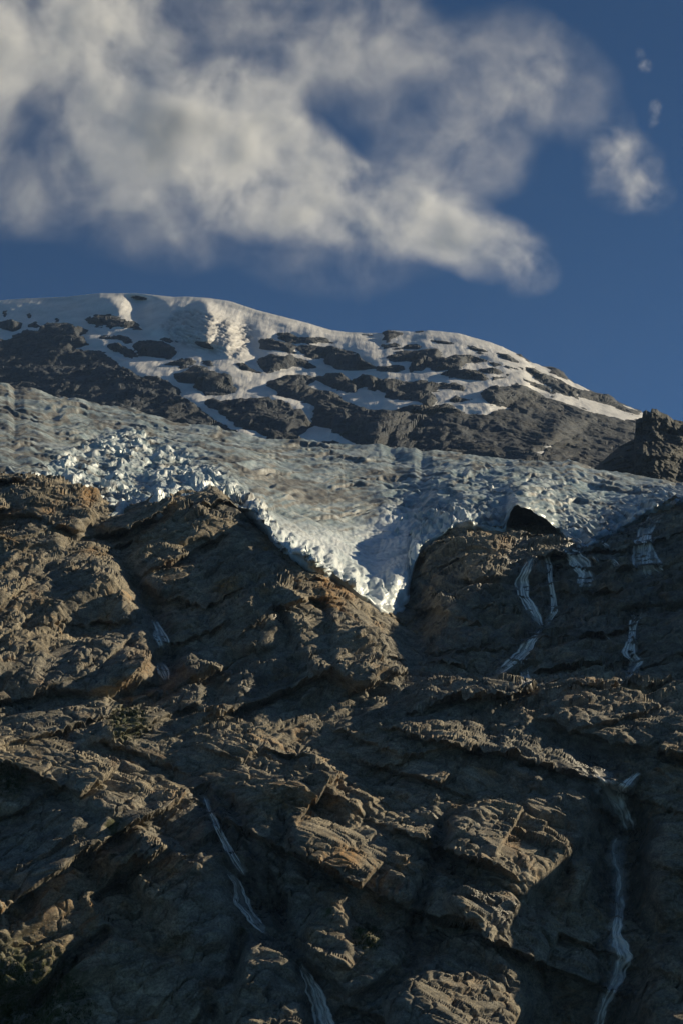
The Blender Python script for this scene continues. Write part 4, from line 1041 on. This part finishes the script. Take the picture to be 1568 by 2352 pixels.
# ------------------------------------------------------------------ clouds
def cloud(name, label, blobs, Yc, depth, voxel, dens, nscale, seed, cut=0.5, soft=0.35):
    """a bank of vapour: puffs at sheet points (tx, ty, rx, ry, weight), broken up by noise, as one voxel volume"""
    k = Yc / FOC * 1.02
    cen = [Vector(at(x, y, Yc + dy)) for (x, y, rx, ry, w, dy) in blobs]
    rad = [(rx * k, min(rx, ry) * k * depth, ry * k) for (x, y, rx, ry, w, dy) in blobs]
    lo = [min(c[i] - r[i] * 1.25 for c, r in zip(cen, rad)) for i in range(3)]
    hi = [max(c[i] + r[i] * 1.25 for c, r in zip(cen, rad)) for i in range(3)]
    org = Vector([(a + b) / 2 for a, b in zip(lo, hi)])
    ng = bpy.data.node_groups.new(name, 'GeometryNodeTree')
    ng.interface.new_socket('Geometry', in_out='INPUT', socket_type='NodeSocketGeometry')
    ng.interface.new_socket('Geometry', in_out='OUTPUT', socket_type='NodeSocketGeometry')
    N, L = ng.nodes, ng.links
    out = N.new('NodeGroupOutput'); N.new('NodeGroupInput')
    pos = N.new('GeometryNodeInputPosition').outputs[0]
    def mth(op, a, b=None, clamp=False):
        m = N.new('ShaderNodeMath'); m.operation = op; m.use_clamp = clamp
        for i, v in enumerate((a, b)):
            if v is None: continue
            if isinstance(v, (int, float)): m.inputs[i].default_value = v
            else: L.new(v, m.inputs[i])
        return m.outputs[0]
    def vm(op, a, b):
        m = N.new('ShaderNodeVectorMath'); m.operation = op
        L.new(a, m.inputs[0])
        if isinstance(b, (tuple, list, Vector)): m.inputs[1].default_value = tuple(b)
        elif b is not None: L.new(b, m.inputs[1])
        return m
    # warp
    wn1 = N.new('ShaderNodeTexNoise'); wn1.inputs['Scale'].default_value = 1.0 / (nscale * 2.2); wn1.inputs['Detail'].default_value = 3
    L.new(vm('ADD', pos, (seed * 311.0, 0, 0)).outputs[0], wn1.inputs['Vector'])
    wv = vm('SUBTRACT', wn1.outputs['Color'], (0.5, 0.5, 0.5)).outputs[0]
    sc_ = N.new('ShaderNodeVectorMath'); sc_.operation = 'SCALE'; L.new(wv, sc_.inputs[0]); sc_.inputs['Scale'].default_value = nscale * 1.0
    wp = vm('ADD', pos, sc_.outputs[0]).outputs[0]
    total = None
    for c, r, bl in zip(cen, rad, blobs):
        d = vm('SUBTRACT', wp, c - org).outputs[0]
        e = vm('MULTIPLY', d, (1 / r[0], 1 / r[1], 1 / r[2])).outputs[0]
        q = vm('DOT_PRODUCT', e, e).outputs['Value']
        f = mth('MULTIPLY', mth('SUBTRACT', 1.0, q, True), bl[4])
        total = f if total is None else mth('ADD', total, f)
    total = mth('MINIMUM', total, 1.15)
    nz = N.new('ShaderNodeTexNoise'); nz.inputs['Scale'].default_value = 1.0 / nscale; nz.inputs['Detail'].default_value = 8; nz.inputs['Roughness'].default_value = 0.66
    L.new(vm('ADD', wp, (seed * 97.0, 5, 11)).outputs[0], nz.inputs['Vector'])
    n2 = mth('POWER', mth('MULTIPLY', mth('SUBTRACT', nz.outputs['Fac'], 0.5 - cut, True), 1.0 / (2 * cut), True), soft)
    base = mth('POWER', mth('MULTIPLY', total, 0.9), 1.3)
    f = mth('MULTIPLY', base, n2)
    f = mth('MULTIPLY', f, dens * 100)
    vc = N.new('GeometryNodeVolumeCube')
    L.new(f, vc.inputs['Density'])
    vc.inputs['Min'].default_value = [a - o for a, o in zip(lo, org)]; vc.inputs['Max'].default_value = [b - o for b, o in zip(hi, org)]
    for i, ax in enumerate('XYZ'):
        vc.inputs['Resolution ' + ax].default_value = max(16, int((hi[i] - lo[i]) / voxel))
    sm = N.new('GeometryNodeSetMaterial'); sm.inputs['Material'].default_value = M_CLOUD
    L.new(vc.outputs[0], sm.inputs[0]); L.new(sm.outputs[0], out.inputs[0])
    me = bpy.data.meshes.new(name); me.from_pydata([(0, 0, 0)], [], []); me.materials.append(M_CLOUD)
    o = put(name, me, label=label, kind='stuff', loc=org)
    md = o.modifiers.new('vapour', 'NODES'); md.node_group = ng
    return o
M_CLOUD, _nt, _out = new_mat('cloud_vapour')
_pv = _nt.nodes.new('ShaderNodeVolumePrincipled')
_pv.inputs['Color'].default_value = (1, 1, 1, 1); _pv.inputs['Density'].default_value = 0.01; _pv.inputs['Anisotropy'].default_value = 0.35
_nt.links.new(_pv.outputs[0], _out.inputs['Volume'])
YC = 3900.0
cloud('cloud', 'large warm white cloud bank trailing diagonally above the snowy summit', [
    (30,40,300,300,0.55,0),(240,130,240,270,0.95,0),(330,310,260,220,0.75,0),(500,270,260,230,1.05,0),(640,400,260,190,1.15,0),(800,470,260,160,1.2,0),(960,520,230,130,1.2,0),
    (1100,570,170,110,1.1,0),(1190,640,95,75,0.95,0),(860,130,320,240,0.28,0),(1150,140,220,200,0.32,0),(1290,200,170,190,0.25,0),(1010,370,240,170,0.42,0),(1130,270,190,150,0.3,0),
    (60,400,330,200,0.28,0),(380,520,280,150,0.3,0),(780,600,280,120,0.36,0),(420,0,380,200,0.3,0),(720,60,380,230,0.28,0),(-150,200,300,340,0.55,0)],
    YC, 0.15, 5.0, 0.075, 230.0, 1, 0.27, 1.7)
cloud('cloud', 'small puffy cloud right of the big cloud bank', [(1430,390,120,140,0.6,0),(1400,310,90,130,0.35,0),(1480,430,90,90,0.35,0)], YC, 0.2, 4.0, 0.032, 110.0, 2, 0.22, 1.8)
cloud('cloud', 'tiny upper wisp of cloud in the blue sky', [(1482,152,24,22,0.7,0),(1468,122,18,22,0.4,0)], YC, 1.0, 2.5, 0.02, 26.0, 3, 0.2, 2.0)
cloud('cloud', 'tiny lower wisp of cloud in the blue sky', [(1503,250,24,32,0.7,0),(1500,280,18,20,0.4,0)], YC, 1.0, 2.5, 0.02, 26.0, 4, 0.2, 2.0)

# ------------------------------------------------------------------ the thin blue air of the valley
def haze():
    lo, hi = (-1900, -60, -130), (1900, 3680, 1560)
    V = [(x, y, z) for x in (lo[0], hi[0]) for y in (lo[1], hi[1]) for z in (lo[2], hi[2])]
    F = [(0, 1, 3, 2), (4, 6, 7, 5), (0, 4, 5, 1), (2, 3, 7, 6), (0, 2, 6, 4), (1, 5, 7, 3)]
    m, nt, out = new_mat('haze_air')
    pv = nt.nodes.new('ShaderNodeVolumePrincipled')
    pv.inputs['Color'].default_value = (0.42, 0.64, 1.0, 1); pv.inputs['Density'].default_value = 0.000022; pv.inputs['Anisotropy'].default_value = 0.0
    nt.links.new(pv.outputs[0], out.inputs['Volume'])
    me = bpy.data.meshes.new('haze'); me.from_pydata(V, [], F); me.materials.append(m); me.update()
    put('haze', me, kind='stuff', label='thin bluish air between the valley and the mountain')
haze()
